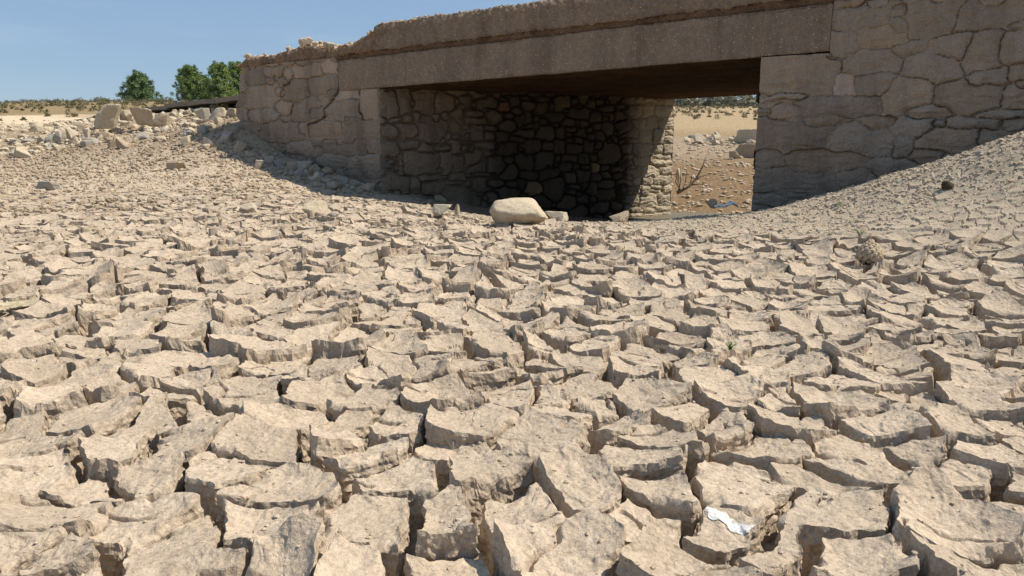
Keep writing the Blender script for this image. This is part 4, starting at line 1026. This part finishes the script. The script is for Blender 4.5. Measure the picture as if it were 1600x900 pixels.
# pine cones
def cone(u, v, w, h, label, mat, lean):
    p = hit(u, v); mw, mh = w/FPX*p[1], h/FPX*p[1]
    t = empty('pine_cone', (p[0], p[1], top_z(p[0], p[1], mw*.35)-mh*.08), label, 'pine cone'); t.rotation_euler = lean
    core = MB(); pr = [(.0, .30), (.12, .62), (.3, .84), (.5, .82), (.7, .62), (.86, .36), (.97, .10)]
    core.tube([(0, 0, mh*z_) for z_, _ in pr], [mw*.5*r_*.86 for _, r_ in pr], 14); core.build('core', M['cone_dark'], t)
    sc = MB(); n = 96; zs_ = np.array([q[0] for q in pr]); rs__ = np.array([q[1] for q in pr])
    for k in range(n):
        f = 1-math.sqrt(1-(k+.5)/n*.985) if k < n else 0; f = (k+.5)/n; f = f**.92; rr = mw*.5*float(np.interp(f, zs_, rs__)); a = k*2.39996; c, s_ = math.cos(a), math.sin(a)
        sl_ = float(np.interp(f+.05, zs_, rs__)-np.interp(f-.05, zs_, rs__))*mw*.5/(.1*mh); nr = np.array([c, s_, -sl_]); nr /= np.linalg.norm(nr)
        tx = np.array([-s_, c, 0]); ty = np.cross(nr, tx); ty *= np.sign(ty[2]); L = mw*(.045+.10*rr/(mw*.5))*1.05
        o_ = np.array([c*rr*.97, s_*rr*.97, mh*f])
        q = [o_-tx*L, o_+ty*L*.8+nr*L*.12, o_+tx*L, o_-ty*L*.8+nr*L*.25, o_+nr*L*.42-ty*L*.2, o_-nr*L*.7]
        sc.add(q, [(0, 4, 1), (1, 4, 2), (2, 4, 3), (3, 4, 0), (0, 1, 5), (1, 2, 5), (2, 3, 5), (3, 0, 5)])
    sc.build('scales', mat, t, smooth=False)
M['cone'] = earth('dusty_cone', [(.34, .26, .17), (.44, .35, .24), (.52, .42, .30), (.28, .20, .13), (.54, .44, .32)], obj_coords=True)
M['cone_dark'] = earth('dark_cone', [(.06, .045, .035), (.09, .07, .05), (.13, .1, .075), (.05, .04, .03), (.16, .13, .1)], obj_coords=True)
cone(1357, 416, 44, 40, 'dusty pale brown pine cone sitting on the mud plates at right', M['cone'], (R(-12), R(6), 0))
cone(1474, 302, 24, 15, 'small dark pine cone on the gravel slope near the right wall', M['cone_dark'], (R(20), R(60), .4))
# weeds
def weed(u, v, w, h, label, seed, group=None):
    g = np.random.default_rng(seed); p = hit(u, v); s = w/FPX*p[1]; hh = h/FPX*p[1]
    t = empty('weed', (p[0], p[1], fine_z(p[0], p[1])), label, 'weed', group); st = MB(); lf = MB()
    for k in range(9):
        a = g.uniform(0, 6.28); tip = np.array([math.cos(a)*s*.5*g.uniform(.3, 1), math.sin(a)*s*.5*g.uniform(.3, 1), hh*g.uniform(.5, 1)])
        st.tube([(0, 0, -.01), tuple(tip*np.array([.4, .4, .6])), tuple(tip)], [.0022, .0016, .001], 4)
        for q in range(5):
            c = tip*(.45+.14*q); d = g.normal(size=3); d[2] = abs(d[2])*.5; d /= np.linalg.norm(d); e = np.cross(d, (0, 0, 1)); L = .018*g.uniform(.7, 1.3)*(s/.12)
            lf.add([c, c+d*L*.5+e*L*.25, c+d*L, c+d*L*.5-e*L*.25, c+d*L*.5+np.array([0, 0, L*.08])], [(0, 1, 4), (1, 2, 4), (2, 3, 4), (3, 0, 4)])
    st.build('stem', M['weed'], t); V = np.array(lf.v); mesh('leaf', V, lf.f, M['weed'], t, attrs={'leaf': g.random(len(V))})
weed(262, 424, 18, 20, 'small green sprout in a crack at left of the mud field', 1)
weed(1343, 372, 26, 12, 'low green weed just behind the pale pine cone', 2)
weed(1312, 322, 20, 7, 'flat green weed on the slope below the right wall', 3)
weed(1252, 311, 16, 10, 'green sprout at the foot of the right wall', 4)
weed(1074, 452, 16, 16, 'tiny green sprout between plates in the mid field', 5)
weed(1140, 556, 26, 16, 'dark green weed down in a wide crack right of centre', 6)
weed(1206, 392, 18, 14, 'faint green weed left of the pale pine cone', 7)
# dead branch in the opening
def dead():
    p = W(1062, 300, 19.5); t = MB(); S = p[1]/FPX
    t2 = empty('dead_shrub', p, 'bare dead branches rising from the brown silt beyond the opening', 'dead shrub')
    def P(u, v, dy=0): return ((u-1062)*S, dy, (300-v)*S)
    t.tube([P(1058, 302), P(1075, 292), P(1088, 280, .1), P(1097, 262, .1), P(1103, 246, .15)], [.045, .04, .032, .022, .01], 6)
    for a, b, c in (((1060, 300), (1064, 282), (1060, 262)), ((1066, 297), (1072, 283), (1070, 266)), ((1075, 292), (1080, 284), (1079, 272)), ((1088, 280), (1096, 276), (1108, 272)), ((1064, 298), (1056, 285), (1057, 268)), ((1080, 289), (1095, 288), (1114, 292))):
        t.tube([P(*a), P(*b, .1), P(*c, -.1)], [.022, .015, .006], 5)
    t.build('branch', M['deadwood'], t2)
dead()
# blue plastic scrap
pm, n_, l_, p_ = newmat('blue_plastic'); p_.inputs['Base Color'].default_value = (.66, .68, .66, 1); p_.inputs['Roughness'].default_value = .8; p_.inputs['Specular IOR Level'].default_value = .1
gx, gy = np.meshgrid(np.linspace(-.5, .5, 26), np.linspace(-.5, .5, 18), indexing='ij'); p = W(1134, 324, 8.25)
hz = .05*np.abs(fbm(gx*5, gy*5, seed=8, o=3))+.035*np.clip(1-4*(gx-.25)**2*4, 0, 1)
V = np.stack([p[0]+gx*.26, p[1]+gy*.12, p[2]+hz+.0*gx], -1).reshape(-1, 3)
o = mesh('plastic_scrap', V, grid_faces(26, 18, flip=True), pm, smooth=True); o.modifiers.new('thickness', 'SOLIDIFY').thickness = .002
tag(o, 'crumpled pale blue plastic scrap on the mud lip left of the right abutment', 'plastic')
# white smear, twig, feather, dry leaf on the nearest plates
def drape(name, c, ax, la, lb, mask, lift, mat, label, cat, na=150, nb=60, pull=.75):
    A, B = np.meshgrid(np.linspace(-1, 1, na), np.linspace(-1, 1, nb), indexing='ij'); ax = np.array(ax)/np.linalg.norm(ax); bx = np.array([-ax[1], ax[0]])
    c = np.array(c[:2], dtype=float); q_ = crust(np.array([c[0]]), np.array([c[1]]))
    cc_ = np.array([q_[2][0], q_[3][0]]); c = c+(cc_-c)*pull
    X = c[0]+ax[0]*A*la+bx[0]*B*lb; Y = c[1]+ax[1]*A*la+bx[1]*B*lb; Z = ground_z(X.ravel(), Y.ravel()).reshape(X.shape)
    m = mask(A, B, X, Y) & (Z > np.median(Z)-.03); idx = grid_faces(na, nb, flip=False); ok = m.ravel()[idx].all(1) & (np.ptp(Z.ravel()[idx], axis=1) < .006); idx = idx[ok]
    used = np.unique(idx); mp_ = -np.ones(na*nb, int); mp_[used] = np.arange(len(used))
    V = np.stack([X, Y, Z+lift(A, B, X, Y)], -1).reshape(-1, 3)[used]
    if len(used) < 4: return
    o = mesh(name, V, mp_[idx], mat, smooth=False); o.modifiers.new('thickness', 'SOLIDIFY').thickness = .0015
    return tag(o, label, cat)
wm2, n_, l_, p_ = newmat('white_lime'); p_.inputs['Roughness'].default_value = 1.0; p_.inputs['Specular IOR Level'].default_value = 0
g_ = n_.new('ShaderNodeNewGeometry'); l_.new(ramp(n_, l_, noise(n_, l_, g_.outputs['Position'], 60, 4), [(.38, (.42, .39, .34)), (.5, (.62, .61, .58)), (.62, (.70, .70, .69))]), p_.inputs['Base Color'])
l_.new(bump(n_, l_, noise(n_, l_, g_.outputs['Position'], 120, 4), .6, .004), p_.inputs['Normal'])
pa, pb = hit(1156, 856), hit(1262, 912); ax = (pb-pa)[:2]; qs = np.array([hit(u_, v_)[:2] for u_ in range(1130, 1310, 12) for v_ in range(826, 886, 10)]); cc = qs[int(np.argmax(crust(qs[:, 0], qs[:, 1])[1]))]
drape('lime_smear', cc, ax, .075, .026, lambda A, B, X, Y: (np.abs(B)+.38*fbm(X*55, Y*55, seed=4, o=5) < .62*np.sqrt(np.clip(1-A**2, 0, 1))+.05), lambda A, B, X, Y: .0012+0*A, wm2, 'chalky white smear on the mud plate at the bottom right', 'white smear', pull=0)
p = hit(28, 582); drape('feather', p, (1, .25), .022, .005, lambda A, B, X, Y: np.abs(B) < (1-A*A), lambda A, B, X, Y: .006+.01*(1-A), wm2, 'tiny white feather on the mud at the left edge', 'feather', 24, 8, .9)
lm, n_, l_, p_ = newmat('dry_leaf'); g_ = n_.new('ShaderNodeTexCoord'); p_.inputs['Roughness'].default_value = .8
l_.new(ramp(n_, l_, noise(n_, l_, g_.outputs['Object'], 40, 5), [(.3, (.36, .29, .17)), (.5, (.47, .39, .25)), (.7, (.52, .44, .30))]), p_.inputs['Base Color'])
p = hit(48, 476); drape('dry_leaf', p, (1, .18), .17, .085, lambda A, B, X, Y: (np.abs(B)+.12*vn(A*6, B*6, seed=3) < (1-A*A)**.7*.9), lambda A, B, X, Y: .02+.018*np.abs(B)+.01*A*A-.006*ss(.05, 0, np.abs(B)), lm, 'large pale yellow dry leaf lying on the mud at the left edge', 'leaf', 60, 40)
p = hit(1212, 838); q0 = hit(1200, 843); q1 = hit(1226, 832); zt = top_z(p[0], p[1], .01); mb = MB()
mb.tube([(q0[0], q0[1], fine_z(q0[0], q0[1])+.004), (p[0], p[1], zt+.005), (q1[0], q1[1], fine_z(q1[0], q1[1])+.012)], [.0022, .0025, .0015], 6)
tag(mb.build('twig', M['deadwood']), 'short dark twig on the plate above the white smear', 'twig')
print('done')
